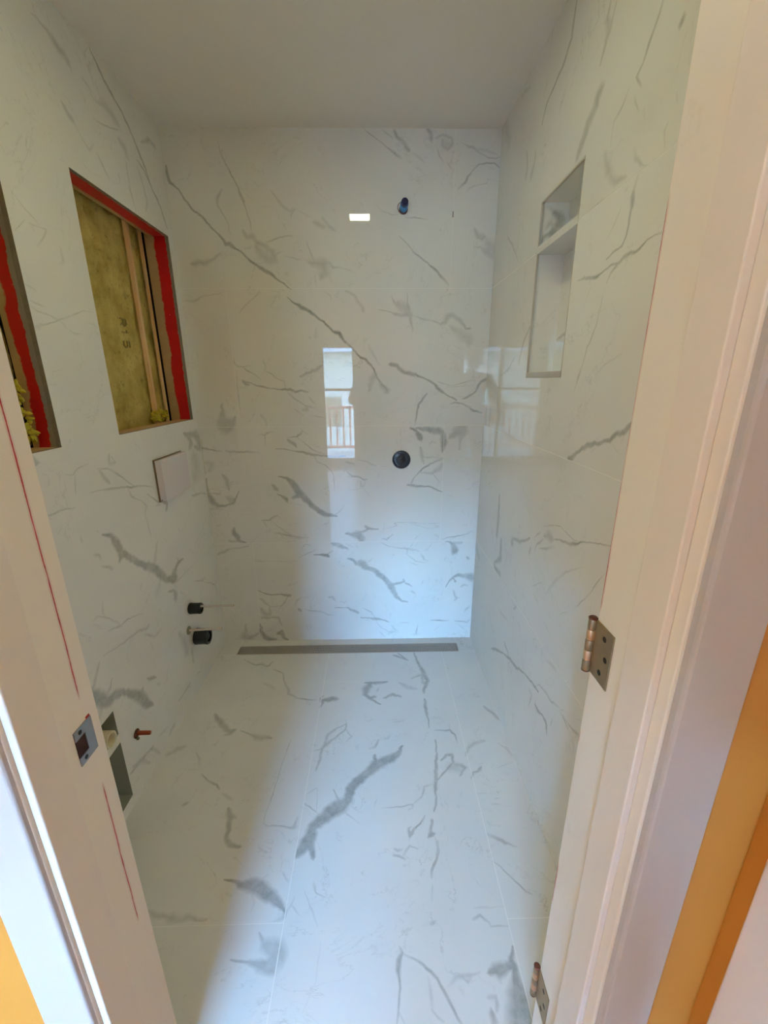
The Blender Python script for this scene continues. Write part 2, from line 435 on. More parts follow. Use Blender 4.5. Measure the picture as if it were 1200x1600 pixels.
'F': '''.35 .6|145 -168 4,211 -212 8,245 -211 18,285 -228 13,302 -187 6
.35 .5|316 -249 7,375 -284 4,392 -347 5,422 -396 7,429 -431 10,474 -460 8,531 -472 6,567 -475 5
.15 .8|299 -357 13,357 -394 13
.4 .5|130 -550 5,162 -590 23,208 -638 20,230 -652 18,244 -639 6
.35 .6|213 -665 8,239 -657 12
.35 .6|270 -644 4,320 -668 7,360 -686 25,394 -683 12,409 -688 3
.3 .6|127 -747 3,159 -795 8,168 -811 5
.45 .5|186 -848 4,222 -877 4,259 -895 7,275 -912 4
.45 .5|293 -929 5,316 -946 11,334 -954 5
.4 .5|332 -984 5,345 -1008 19,353 -1048 14,357 -1086 10,376 -1102 15,409 -1112 5
.3 .6|343 -1002 15,366 -1020 7
.35 .6|170 -967 3,181 -964 12
.25 .7|19 -761 8,47 -733 23,69 -721 8
.2 .7|128 -832 6,164 -825 4
.3 .5|491 -694 3,478 -819 3,474 -917 3,462 -1017 3,463 -1040 4
.4 .5|463 -1040 3,482 -1048 4,521 -1048 4,550 -1056 4,573 -1056 10
.35 .5|575 -1054 3,572 -1019 3
.3 .6|558 -1189 4,582 -1217 2
.25 .6|586 -726 10,593 -731 10
.4 .5|933 -154 7,956 -162 14,1008 -200 7,957 -133 5
.4 .5|1045 -135 6,1059 -222 9,1078 -290 19,1091 -360 17,1071 -413 11,1066 -442 6
.4 .5|1064 -481 6,1062 -545 11,1064 -590 8,1064 -651 2
.3 .7|1014 -339 7,1067 -316 12,1069 -378 12
.45 .4|788 -364 7,846 -366 24,896 -358 10
.45 .45|813 -371 19,793 -406 35,789 -446 16,814 -474 13,860 -510 4
.4 .5|814 -472 8,833 -458 21
.35 .5|845 -425 10,854 -402 4
.35 .5|877 -471 6,917 -449 16,956 -465 4
.25 .6|953 -369 6,992 -405 23,1032 -412 9
.5 .45|585 -527 4,596 -495 11,581 -463 6,594 -446 8
.5 .45|594 -479 22,617 -474 18,636 -470 29,656 -470 5
.25 .5|678 -399 5,692 -401 10
.35 .6|712 -614 4,711 -651 6,682 -682 7,649 -711 10,625 -744 14
.3 .6|713 -619 5,665 -650 9,639 -676 11,630 -728 10
.3 .6|711 -651 6,738 -688 6,716 -717 5
.4 .5|590 -755 3,626 -748 7,621 -792 10,612 -844 4
.3 .6|586 -731 5,593 -727 9
.45 .5|851 -704 4,833 -741 11,813 -749 8
.45 .5|872 -704 4,886 -700 10,897 -687 6
.55 .3|943 -740 3,931 -772 17,903 -795 33,869 -810 33,843 -824 43,805 -860 31,768 -894 32,748 -924 32,741 -963 28,718 -984 51,685 -1007 41,654 -1033 37,631 -1055 29,626 -1093 40,606 -1123 34,591 -1143 6
.5 .4|833 -782 7,837 -820 22
.5 .4|625 -1087 26,635 -1119 17,647 -1149 10
.35 .6|686 -923 3,701 -952 5,712 -975 14
.35 .6|587 -972 3,620 -994 5,649 -1015 5
.35 .6|729 -1006 5,756 -1027 4,785 -1048 3
.25 .6|748 -985 3,778 -1007 3,796 -1010 2
.4 .5|857 -995 3,895 -996 4,936 -991 4,966 -984 6,965 -999 4,947 -1005 2
.35 .6|970 -981 5,998 -963 5,1012 -921 5,1047 -910 5,1061 -902 6
.4 .5|1081 -714 3,1080 -756 5,1068 -826 9,1062 -870 13,1051 -932 7,1047 -977 5,1037 -1013 5
.4 .5|1027 -1042 8,1016 -1081 6,1006 -1097 14,1026 -1089 7
.45 .4|1003 -1027 3,983 -1053 4,962 -1071 4,946 -1095 11,945 -1068 4,954 -1063 3
.4 .5|943 -1090 4,945 -1109 3
.4 .5|1028 -1097 2,1032 -1129 5,1022 -1158 5
.4 .5|1090 -812 5,1114 -789 10,1138 -786 12,1135 -820 6,1100 -857 5,1065 -895 6
.35 .6|1134 -824 6,1161 -836 16,1175 -848 9,1150 -880 5
.2 .8|1107 -850 14,1134 -843 38,1157 -858 15
.4 .5|1084 -664 4,1130 -667 5,1148 -667 9,1165 -690 4,1168 -733 2
.35 .5|1148 -667 4,1153 -630 2
.25 .6|1190 -791 5,1204 -759 13,1244 -731 18,1281 -723 8
.35 .6|1189 -891 3,1204 -867 9,1228 -856 9,1238 -842 4
.25 .6|588 -940 3,627 -914 2,636 -1003 2
.35 .5|575 -1019 4,566 -1048 8,570 -1059 8,539 -1054 2
.3 .6|1389 -145 5,1393 -259 9
.4 .5|1255 -973 3,1268 -970 7
.25 .6|1194 -952 3,1230 -953 4
.25 .6|1241 -991 4,1267 -992 4
.35 .5|1195 -1091 8,1219 -1102 11,1248 -1119 8,1281 -1134 2
.5 .4|1192 -1172 4,1212 -1187 4,1238 -1220 4,1263 -1249 5,1283 -1263 3
.35 .6|1324 -536 4,1350 -568 16,1372 -611 13
.3 .6|1333 -738 4,1359 -767 7,1372 -799 8
.3 .6|1363 -830 7,1345 -833 3,1295 -851 3
.3 .6|1192 -891 4,1203 -870 6,1232 -856 9,1237 -842 4
.45 .5|895 -1130 4,905 -1133 6,919 -1132 3
.45 .5|891 -1148 4,910 -1153 6,927 -1161 9
.4 .5|923 -1151 4,932 -1134 6,944 -1122 4,970 -1132 2
.4 .5|1035 -1108 3,1032 -1139 5,1021 -1168 6,1005 -1191 5,1001 -1214 4
.3 .6|1000 -1231 3,997 -1257 3
.3 .6|1059 -1071 8,1065 -1072 8
.2 .6|940 -1166 3,937 -1189 2
.45 .5|897 -1369 2,905 -1381 7,895 -1397 9,891 -1415 5,896 -1436 4,890 -1481 4,884 -1507 3
.45 .5|908 -1384 3,945 -1400 4,973 -1419 5,988 -1432 5,1006 -1468 5,1018 -1489 5,1031 -1510 4
.2 .8|966 -1429 3,967 -1463 6,970 -1486 5
.4 .5|967 -1486 3,979 -1500 4,991 -1506 3
.3 .6|888 -1484 3,902 -1507 2
.3 .6|1012 -1447 4,1035 -1431 7,1064 -1427 6,1082 -1428 6,1094 -1424 2
.35 .6|1046 -1431 4,1061 -1442 6,1069 -1432 3
.25 .7|1039 -1452 7,1046 -1460 7
.5 .4|1118 -1424 6,1142 -1421 25,1167 -1415 17,1186 -1413 10
.5 .4|1140 -1429 12,1142 -1440 5
.5 .4|1191 -1376 3,1181 -1399 7,1181 -1417 14,1178 -1447 17,1177 -1476 45,1175 -1499 61,1174 -1517 60
.25 .7|1170 -1443 11,1163 -1483 33
.45 .5|1103 -1468 2,1120 -1470 9,1117 -1492 7
.45 .5|1105 -1493 6,1108 -1512 13
.25 .6|1110 -1290 3,1139 -1291 4,1192 -1289 2
.35 .5|1101 -1317 3,1122 -1309 6,1143 -1325 3,1145 -1333 3,1192 -1332 3
.45 .4|985 -1324 3,995 -1322 9,998 -1317 3
.25 .6|931 -1283 2,945 -1272 3
.25 .7|999 -1239 4,996 -1268 8
.3 .6|590 -1291 4,599 -1269 6,606 -1253 2
.3 .6|599 -1269 3,626 -1295 3
.2 .7|630 -1236 2,657 -1282 5,681 -1322 3
.3 .6|655 -1219 6,665 -1243 3,693 -1255 2
.15 .7|692 -1355 3,690 -1431 2,664 -1487 2
.3 .5|1278 -1373 2,1257 -1406 4
.5 .35|390 -1203 2,414 -1205 5,440 -1216 9,470 -1220 24,499 -1225 41,526 -1242 33,553 -1260 26,574 -1276 11,587 -1287 5
.4 .4|540 -1263 7,566 -1278 3
.3 .5|506 -1201 3,519 -1192 5
.3 .5|582 -1272 6,587 -1287 11,583 -1298 10,559 -1308 2
.3 .6|561 -1189 3,570 -1202 4,584 -1213 2
.25 .6|480 -1243 4,495 -1262 7,492 -1285 4
.35 .4|468 -1386 2,493 -1388 4,517 -1390 7,544 -1398 17,564 -1402 32,587 -1405 23
.35 .4|526 -1332 2,545 -1356 8,563 -1363 28,581 -1366 38,585 -1388 43
.25 .6|411 -1239 4,425 -1247 7
.3 .6|207 -1274 3,230 -1286 13,258 -1290 5,288 -1298 20,307 -1302 20,324 -1292 4,350 -1303 13,375 -1300 4
.25 .6|430 -1377 4,432 -1379 4''',
}

# ------------------------------------------------------------------ helpers
random.seed(7)

def lin(r, g, b):
    f = lambda c: (c/255/12.92) if c/255 <= 0.04045 else ((c/255+0.055)/1.055)**2.4
    return (f(r), f(g), f(b), 1.0)

def new_mat(name):
    m = bpy.data.materials.new(name)
    m.use_nodes = True
    nt = m.node_tree
    return m, nt, nt.nodes['Principled BSDF']

def noise(nt, scale, detail=3, rough=.55, vec=None, dist=0):
    n = nt.nodes.new('ShaderNodeTexNoise')
    n.inputs['Scale'].default_value = scale
    n.inputs['Detail'].default_value = detail
    n.inputs['Roughness'].default_value = rough
    n.inputs['Distortion'].default_value = dist
    if vec is None:
        tc = nt.nodes.new('ShaderNodeNewGeometry')
        vec = tc.outputs['Position']
    nt.links.new(vec, n.inputs['Vector'])
    return n.outputs['Fac']

def math_node(nt, op, a, b=None, clamp=False):
    n = nt.nodes.new('ShaderNodeMath')
    n.operation = op
    n.use_clamp = clamp
    for k, v in enumerate((a, b)):
        if v is None: continue
        if isinstance(v, (int, float)): n.inputs[k].default_value = v
        else: nt.links.new(v, n.inputs[k])
    return n.outputs[0]

def ramp(nt, x, lo, hi, a=0.0, b=1.0):
    n = nt.nodes.new('ShaderNodeMapRange')
    n.clamp = True
    nt.links.new(x, n.inputs['Value'])
    n.inputs['From Min'].default_value = lo
    n.inputs['From Max'].default_value = hi
    n.inputs['To Min'].default_value = a
    n.inputs['To Max'].default_value = b
    return n.outputs['Result']

def mixc(nt, f, a, b):
    n = nt.nodes.new('ShaderNodeMix')
    n.data_type = 'RGBA'
    if isinstance(f, (int, float)): n.inputs[0].default_value = f
    else: nt.links.new(f, n.inputs[0])
    for k, v in ((6, a), (7, b)):
        if isinstance(v, tuple): n.inputs[k].default_value = v
        else: nt.links.new(v, n.inputs[k])
    return n.outputs[2]

def bump(nt, bs, h, strength=.3, dist=.002):
    n = nt.nodes.new('ShaderNodeBump')
    n.inputs['Strength'].default_value = strength
    n.inputs['Distance'].default_value = dist
    nt.links.new(h, n.inputs['Height'])
    nt.links.new(n.outputs[0], bs.inputs['Normal'])

def simple(name, rgb, rough=.5, metal=0.0, var=.06, scale=30, bmp=0.0, spec=.5):
    m, nt, bs = new_mat(name)
    c = lin(*rgb)
    d = tuple(x*(1-var) for x in c[:3]) + (1,)
    nt.links.new(mixc(nt, noise(nt, scale), c, d), bs.inputs['Base Color'])
    bs.inputs['Roughness'].default_value = rough
    bs.inputs['Metallic'].default_value = metal
    bs.inputs['Specular IOR Level'].default_value = spec
    if bmp:
        bump(nt, bs, noise(nt, scale*4), bmp)
    return m

def axis(nt, k):
    g = nt.nodes.new('ShaderNodeNewGeometry')
    s = nt.nodes.new('ShaderNodeSeparateXYZ')
    nt.links.new(g.outputs['Position'], s.inputs[0])
    return s.outputs[k]

M = {}
# polished marble-look porcelain: the vein pattern is a print on each tile (point attribute)
m, nt, bs = new_mat('marble_porcelain')
at = nt.nodes.new('ShaderNodeAttribute'); at.attribute_name = 'vein'
n1 = noise(nt, 24, 5, .7)
n2 = noise(nt, 14, 3, .6)
gain = math_node(nt, 'ADD', math_node(nt, 'MULTIPLY', n1, 1.6), .12)
v = math_node(nt, 'MULTIPLY', at.outputs['Fac'], gain, True)
# faint background veining
n3 = noise(nt, 2.6, 6, .62, dist=1.2)
line = ramp(nt, math_node(nt, 'ABSOLUTE', math_node(nt, 'SUBTRACT', n3, .5)), 0.0, .006, 1, 0)
gate = ramp(nt, n2, .42, .62)
faint = math_node(nt, 'MULTIPLY', math_node(nt, 'MULTIPLY', line, gate), .24)
mask = math_node(nt, 'MAXIMUM', v, faint)
basec = mixc(nt, ramp(nt, noise(nt, 3, 2), .35, .7), lin(236, 237, 232), lin(229, 231, 227))
veinc = mixc(nt, n2, lin(96, 104, 100), lin(128, 132, 124))
nt.links.new(mixc(nt, mask, basec, veinc), bs.inputs['Base Color'])
bs.inputs['Roughness'].default_value = .012
bs.inputs['Specular IOR Level'].default_value = .74
bump(nt, bs, noise(nt, 1.3, 0), .04, .004)
M['tile'] = m

M['grout'] = simple('grout', (243, 243, 237), .8, bmp=.1)
M['thinset'] = simple('thinset_edge', (150, 143, 128), .9, var=.4, scale=60, bmp=.4)
M['ceiling'] = simple('ceiling_paint', (238, 236, 230), .75, var=.03, scale=4)
M['bath_paint'] = simple('bath_wall_paint', (226, 224, 216), .6, var=.03, scale=4)
M['hall_paint'] = simple('orange_wall_paint', (200, 134, 52), .55, var=.05, scale=6, bmp=.05)
M['hall_cream'] = simple('cream_wall_paint', (236, 230, 214), .6, var=.03, scale=6)
M['trim'] = simple('white_trim_paint', (242, 236, 226), .32, var=.06, scale=9, bmp=.04)
M['casing'] = simple('warm_white_casing_paint', (200, 194, 190), .32, var=.06, scale=9, bmp=.04)
M['black'] = simple('black_plastic', (9, 9, 11), .28, var=.2)
M['white_plastic'] = simple('white_plastic', (214, 208, 206), .3, var=.05)
M['rod'] = simple('clear_plastic_rod', (212, 200, 192), .25, var=.1)
M['pvc'] = simple('cream_pvc', (225, 214, 178), .35, var=.08)
M['copper'] = simple('copper', (178, 92, 66), .35, .9, var=.35, scale=80)
M['blue'] = simple('blue_pipe', (40, 140, 205), .35, var=.1)
M['navy'] = simple('navy_cap', (12, 16, 74), .4, var=.1)
M['rust'] = simple('dark_red_ring', (74, 24, 26), .5, var=.3)
M['steel'] = simple('brushed_steel', (205, 198, 186), .4, .5, var=.15, scale=50)
M['dark'] = simple('dark_channel', (40, 36, 32), .7)
M['bronze'] = simple('antique_bronze', (176, 158, 128), .4, .75, var=.3, scale=60)
M['screw'] = simple('dark_screw_hole', (22, 18, 16), .6)
M['strike'] = simple('zinc_strike', (168, 170, 178), .32, .8, var=.2, scale=50)
M['hole'] = simple('raw_wood_hole', (70, 28, 18), .9, var=.8, scale=90)
M['deck'] = simple('deck_boards', (196, 190, 184), .7, var=.15)
M['rail'] = simple('red_brown_rail', (128, 66, 50), .5, var=.2)
M['siding'] = simple('pale_siding', (206, 208, 210), .7, var=.05)
M['roof'] = simple('grey_roof', (110, 112, 116), .8, var=.2)
M['ground'] = simple('pale_ground', (150, 150, 140), .9, var=.2, scale=2)
M['alu'] = simple('white_window_frame', (232, 232, 232), .35)
M['cloth'] = simple('grey_shirt', (150, 140, 130), .85, var=.2)
M['trousers'] = simple('dark_trousers', (48, 50, 58), .85, var=.2)
M['skin'] = simple('skin', (196, 148, 120), .5, var=.08)
M['hair'] = simple('dark_hair', (40, 30, 24), .7, var=.3)
M['shoe'] = simple('dark_shoe', (30, 28, 28), .6)
M['slate'] = simple('dark_phone', (20, 20, 24), .2)

def wood_mat(name, a, b, sc_vec, rough=.6, spec=.5):
    m, nt, bs = new_mat(name)
    g = nt.nodes.new('ShaderNodeNewGeometry')
    mp = nt.nodes.new('ShaderNodeMapping')
    mp.inputs['Scale'].default_value = sc_vec
    nt.links.new(g.outputs['Position'], mp.inputs['Vector'])
    f = noise(nt, 1.0, 5, .6, mp.outputs[0], .6)
    nt.links.new(mixc(nt, ramp(nt, f, .3, .7), lin(*a), lin(*b)), bs.inputs['Base Color'])
    bs.inputs['Roughness'].default_value = rough
    bs.inputs['Specular IOR Level'].default_value = spec
    bump(nt, bs, f, .2, .001)
    return m
M['lumber'] = wood_mat('pine_lumber', (232, 196, 140), (206, 160, 104), (40, 40, 3), .75)
M['lumber_h'] = wood_mat('pine_lumber_flat', (206, 172, 124), (186, 146, 98), (40, 3, 40), .75)
M['oak'] = wood_mat('oak_floor', (200, 128, 62), (168, 98, 44), (24, 2.0, 24), .22)

# insulation: mineral wool, mottled olive yellow
m, nt, bs = new_mat('insulation')
f1 = noise(nt, 9, 5, .65); f2 = noise(nt, 45, 4, .7)
c = mixc(nt, ramp(nt, f1, .35, .68), lin(170, 146, 66), lin(208, 184, 104))
c = mixc(nt, ramp(nt, f2, .56, .76, 0, .7), c, lin(84, 68, 28))
nt.links.new(c, bs.inputs['Base Color'])
bs.inputs['Roughness'].default_value = .95
bump(nt, bs, f2, .8, .004)
M['insulation'] = m
m, nt, bs = new_mat('insulation_ink')
nt.links.new(mixc(nt, noise(nt, 90, 3), lin(120, 108, 66), lin(168, 150, 82)), bs.inputs['Base Color'])
bs.inputs['Roughness'].default_value = .95
M['ink'] = m
M['tuft'] = simple('yellow_wool_tuft', (206, 190, 60), .95, var=.3, scale=40, bmp=.6)

# reveal boards round the wall openings: bare board with a brushed red waterproofing stripe
def reveal(name, lo, hi, wob, wob2=.25):
    m, nt, bs = new_mat(name)
    x = axis(nt, 0)
    g = nt.nodes.new('ShaderNodeNewGeometry')
    n = noise(nt, 11, 5, .62, g.outputs['Position'])
    n = math_node(nt, 'MULTIPLY', math_node(nt, 'SUBTRACT', n, .5), wob)
    xx = math_node(nt, 'ADD', x, n)
    a = ramp(nt, xx, lo-.003, lo+.001)
    fine = math_node(nt, 'MULTIPLY', math_node(nt, 'SUBTRACT', noise(nt, 60, 2), .5), .010)
    b = ramp(nt, math_node(nt, 'ADD', math_node(nt, 'ADD', x, math_node(nt, 'MULTIPLY', n, wob2)), fine), hi-.001, hi, 1, 0)
    f = math_node(nt, 'MULTIPLY', a, b)
    boardc = mixc(nt, ramp(nt, x, hi-.006, hi+.002), mixc(nt, noise(nt, 25), lin(186, 156, 108), lin(164, 134, 88)), lin(150, 142, 128))
    redc = mixc(nt, noise(nt, 30), lin(200, 0, 8), lin(168, 0, 4))
    speck = ramp(nt, noise(nt, 120, 2), .74, .77)
    redc = mixc(nt, math_node(nt, 'MULTIPLY', speck, .8), redc, lin(220, 150, 150))
    nt.links.new(mixc(nt, f, boardc, redc), bs.inputs['Base Color'])
    bs.inputs['Roughness'].default_value = .45
    bump(nt, bs, noise(nt, 70), .3, .002)
    return m
M['reveal'] = reveal('red_painted_reveal', -.060, -.013, .040)
M['reveal_top'] = reveal('red_painted_head', -.062, -.014, .016)
M['reveal_near'] = reveal('red_painted_rough_reveal', -.058, -.026, .050, .55)

# door jambs: painted board with a ragged red membrane line near the tile side
def jamb_mat(name, y0, zr, wdt):
    m, nt, bs = new_mat(name)
    y = axis(nt, 1); z = axis(nt, 2)
    g = nt.nodes.new('ShaderNodeNewGeometry')
    mp = nt.nodes.new('ShaderNodeMapping')
    mp.inputs['Scale'].default_value = (1, 1, .25)
    nt.links.new(g.outputs['Position'], mp.inputs['Vector'])
    wob = math_node(nt, 'MULTIPLY', math_node(nt, 'SUBTRACT', noise(nt, 30, 3, .6, mp.outputs[0]), .5), .006)
    dd = math_node(nt, 'ABSOLUTE', math_node(nt, 'ADD', math_node(nt, 'SUBTRACT', y, y0), wob))
    wv = math_node(nt, 'MULTIPLY', noise(nt, 26, 4, .7), wdt*2)
    core = ramp(nt, math_node(nt, 'SUBTRACT', dd, wv), -.0004, .0003, 1, 0)
    halo = ramp(nt, dd, 0, wdt*4, .35, 0)
    band = None
    for a, b in zr:
        r = math_node(nt, 'MULTIPLY', ramp(nt, z, a, a+.02), ramp(nt, z, b-.02, b, 1, 0))
        band = r if band is None else math_node(nt, 'ADD', band, r)
    f = math_node(nt, 'MULTIPLY', math_node(nt, 'MAXIMUM', core, halo), band, True)
    scuff = ramp(nt, noise(nt, 7, 5, .75), .62, .75, 0, .35)
    c = mixc(nt, scuff, lin(242, 238, 226), lin(212, 200, 182))
    nt.links.new(mixc(nt, f, c, lin(176, 22, 30)), bs.inputs['Base Color'])
    bs.inputs['Roughness'].default_value = .36
    bump(nt, bs, noise(nt, 14), .06, .002)
    return m
M['jamb_left'] = jamb_mat('painted_jamb_with_red_line', -1.561, ((.955, 1.75), (.47, .80)), .0011)
M['jamb_right'] = jamb_mat('painted_jamb_with_red_edge', -1.5345, ((1.07, 1.60), (.44, .56), (.83, .86)), .0013)

# thin window glass
m = bpy.data.materials.new('window_glass'); m.use_nodes = True
nt = m.node_tree; nt.nodes.clear()
o_ = nt.nodes.new('ShaderNodeOutputMaterial'); mx = nt.nodes.new('ShaderNodeMixShader')
tr = nt.nodes.new('ShaderNodeBsdfTransparent'); gl = nt.nodes.new('ShaderNodeBsdfGlossy'); fr = nt.nodes.new('ShaderNodeFresnel')
gl.inputs['Roughness'].default_value = .02; fr.inputs[0].default_value = 1.5
nt.links.new(fr.outputs[0], mx.inputs[0]); nt.links.new(tr.outputs[0], mx.inputs[1]); nt.links.new(gl.outputs[0], mx.inputs[2])
nt.links.new(mx.outputs[0], o_.inputs[0])
M['glass'] = m

def lamp_mat(name, col, s):
    m, nt, bs = new_mat(name)
    bs.inputs['Base Color'].default_value = (1, 1, 1, 1)
    bs.inputs['Emission Color'].default_value = col
    bs.inputs['Emission Strength'].default_value = s
    return m

# ---- object builders
def tag(o, label=None, cat=None, group=None, kind=None):
    if label: o['label'] = label
    if cat: o['category'] = cat
    if group: o['group'] = group
    if kind: o['kind'] = kind
    return o

def thing(name, loc, label, cat, group=None):
    o = bpy.data.objects.new(name, None)
    o.empty_display_size = .05
    COL.objects.link(o)
    o.location = loc
    return tag(o, label, cat, group)

def struct(name):
    o = bpy.data.objects.new(name, None)
    o.empty_display_size = .1
    COL.objects.link(o)
    return tag(o, kind='structure')

class MB:
    """collects geometry in world coordinates; build() links it as one mesh object"""
    def __init__(s): s.v = []; s.f = []; s.sm = []
    def add(s, vs, fs, smooth=False):
        k = len(s.v); s.v += [tuple(p) for p in vs]
        for f in fs: s.f.append(tuple(i+k for i in f)); s.sm.append(smooth)
        return s
    def box(s, x0, x1, y0, y1, z0, z1):
        vs = [(x, y, z) for x in (x0, x1) for y in (y0, y1) for z in (z0, z1)]
        return s.add(vs, [(0,1,3,2), (4,6,7,5), (0,4,5,1), (2,3,7,6), (0,2,6,4), (1,5,7,3)])
    def lathe(s, base, ax, prof, n=32, caps=True):
        """prof: list of (radius, distance along ax)"""
        ax = Vector(ax).normalized(); b = Vector(base)
        u = ax.orthogonal().normalized(); w = ax.cross(u)
        vs = []; fs = []
        for r, d in prof:
            for k in range(n):
                a = 2*math.pi*k/n
                vs.append(b + ax*d + (u*math.cos(a) + w*math.sin(a))*r)
        for j in range(len(prof)-1):
            for k in range(n):
                k2 = (k+1) % n
                fs.append((j*n+k, j*n+k2, (j+1)*n+k2, (j+1)*n+k))
        if caps:
            fs.append(tuple(reversed(range(n)))); fs.append(tuple((len(prof)-1)*n+k for k in range(n)))
        return s.add(vs, fs, True)
    def tube(s, pts, r, n=12, caps=True):
        pts = [Vector(p) for p in pts]; vs = []; fs = []; u = None
        for i, p in enumerate(pts):
            t = (pts[min(i+1, len(pts)-1)] - pts[max(i-1, 0)]).normalized()
            u = t.orthogonal().normalized() if u is None else (u - t*u.dot(t)).normalized()
            w = t.cross(u)
            rr = r[i] if isinstance(r, (list, tuple)) else r
            for k in range(n):
                a = 2*math.pi*k/n
                vs.append(p + (u*math.cos(a)+w*math.sin(a))*rr)
        for j in range(len(pts)-1):
            for k in range(n):
                k2 = (k+1) % n
                fs.append((j*n+k, j*n+k2, (j+1)*n+k2, (j+1)*n+k))
        if caps:
            fs.append(tuple(reversed(range(n)))); fs.append(tuple((len(pts)-1)*n+k for k in range(n)))
        return s.add(vs, fs, True)
    def build(s, name, mat, parent=None, bevel=0, seg=2, label=None, kind=None):
        me = bpy.data.meshes.new(name)
        off = Vector((0, 0, 0))
        if parent is not None:
            q = parent
            while q is not None: off += q.location; q = q.parent
        me.from_pydata([tuple(Vector(p)-off) for p in s.v], [], s.f)
        bm = bmesh.new(); bm.from_mesh(me)
        bmesh.ops.recalc_face_normals(bm, faces=bm.faces)
        bm.to_mesh(me); bm.free()
        me.polygons.foreach_set('use_smooth', s.sm)
        me.materials.append(mat)
        o = bpy.data.objects.new(name, me)
        COL.objects.link(o)
        if parent is not None: o.parent = parent
        if any(s.sm):
            e = o.modifiers.new('edges', 'EDGE_SPLIT'); e.split_angle = math.radians(35)
        if bevel:
            b = o.modifiers.new('bevel', 'BEVEL'); b.width = bevel; b.segments = seg
            b.limit_method = 'ANGLE'
        if label: o['label'] = label
        if kind: o['kind'] = kind
        return o

# ---- marble tiles: flat print of veins traced on the tile face (fine triangles follow each vein)
PLANES = {'B': lambda u, v, d: (u, -d, v), 'L': lambda u, v, d: (d, u, v),
          'R': lambda u, v, d: (W-d, u, v), 'F': lambda u, v, d: (u, v, d)}

def ribbons(text, seed=1):
    rnd = random.Random(seed); out = []
    for ln in text.splitlines():
        h, p = ln.split('|'); st, so = (float(x) for x in h.split())
        P = [tuple(float(x)/1000 for x in t.split()) for t in p.split(',')]
        pts = []
        for a, b in zip(P[:-1], P[1:]):
            L = math.hypot(b[0]-a[0], b[1]-a[1]); n = max(1, int(L/.011))
            for k in range(n):
                t = k/n; pts.append([a[i]+(b[i]-a[i])*t for i in range(3)])
        pts.append(list(P[-1]))
        res = []
        for k, q in enumerate(pts):
            a = pts[max(k-1, 0)]; b = pts[min(k+1, len(pts)-1)]
            dx, dy = b[0]-a[0], b[1]-a[1]; l = math.hypot(dx, dy) or 1
            nx, ny = -dy/l, dx/l
            j = rnd.uniform(-.28, .28)*min(q[2], .009) + rnd.uniform(-.0009, .0009)
            v_ = .38 if q[2] < .010 else .14
            w = q[2]*rnd.uniform(1-v_, 1+v_)
            res.append((q[0]+nx*j, q[1]+ny*j, w, nx, ny))
        # print density varies along a vein and fades towards its ends
        n = len(res); ph = rnd.uniform(0, 6.28); dens = []
        for k in range(n):
            e = min(k, n-1-k)*.011
            wv = max(q[2] for q in res)
            fade = min(1.0, .45+e/.05) if wv < .012 else 1.0
            dens.append(fade*((.86+.30*math.sin(ph+k*.55)*math.sin(k*.23+ph*2)) if wv < .012 else 1.0))
        res = [q+(f,) for q, f in zip(res, dens)]
        out.append((st, so, res))
    return out

def vein_values(P, rbs):
    val = np.zeros(len(P))
    for st, so, r in rbs:
        a = np.array([q[:3]+(q[5],) for q in r])
        A, B = a[:-1], a[1:]
        if len(A) == 0: continue
        lo = a[:, :2].min(0)-.05; hi = a[:, :2].max(0)+.05
        ix = np.where((P[:, 0] > lo[0]) & (P[:, 0] < hi[0]) & (P[:, 1] > lo[1]) & (P[:, 1] < hi[1]))[0]
        if len(ix) == 0: continue
        p = P[ix][:, None, :]
        ab = B[:, :2]-A[:, :2]; L2 = (ab**2).sum(1)+1e-12
        t = np.clip(((p-A[None, :, :2])*ab).sum(2)/L2, 0, 1)
        d = np.linalg.norm(p-(A[None, :, :2]+t[..., None]*ab), axis=2)
        w = A[:, 2]+(B[:, 2]-A[:, 2])*t
        ds = A[:, 3]+(B[:, 3]-A[:, 3])*t
        x = (np.clip((w/2*(1+so)-d)/(w*so+1e-6), 0, 1)*ds).max(1)*st*1.12
        val[ix] = np.maximum(val[ix], x)
    return val

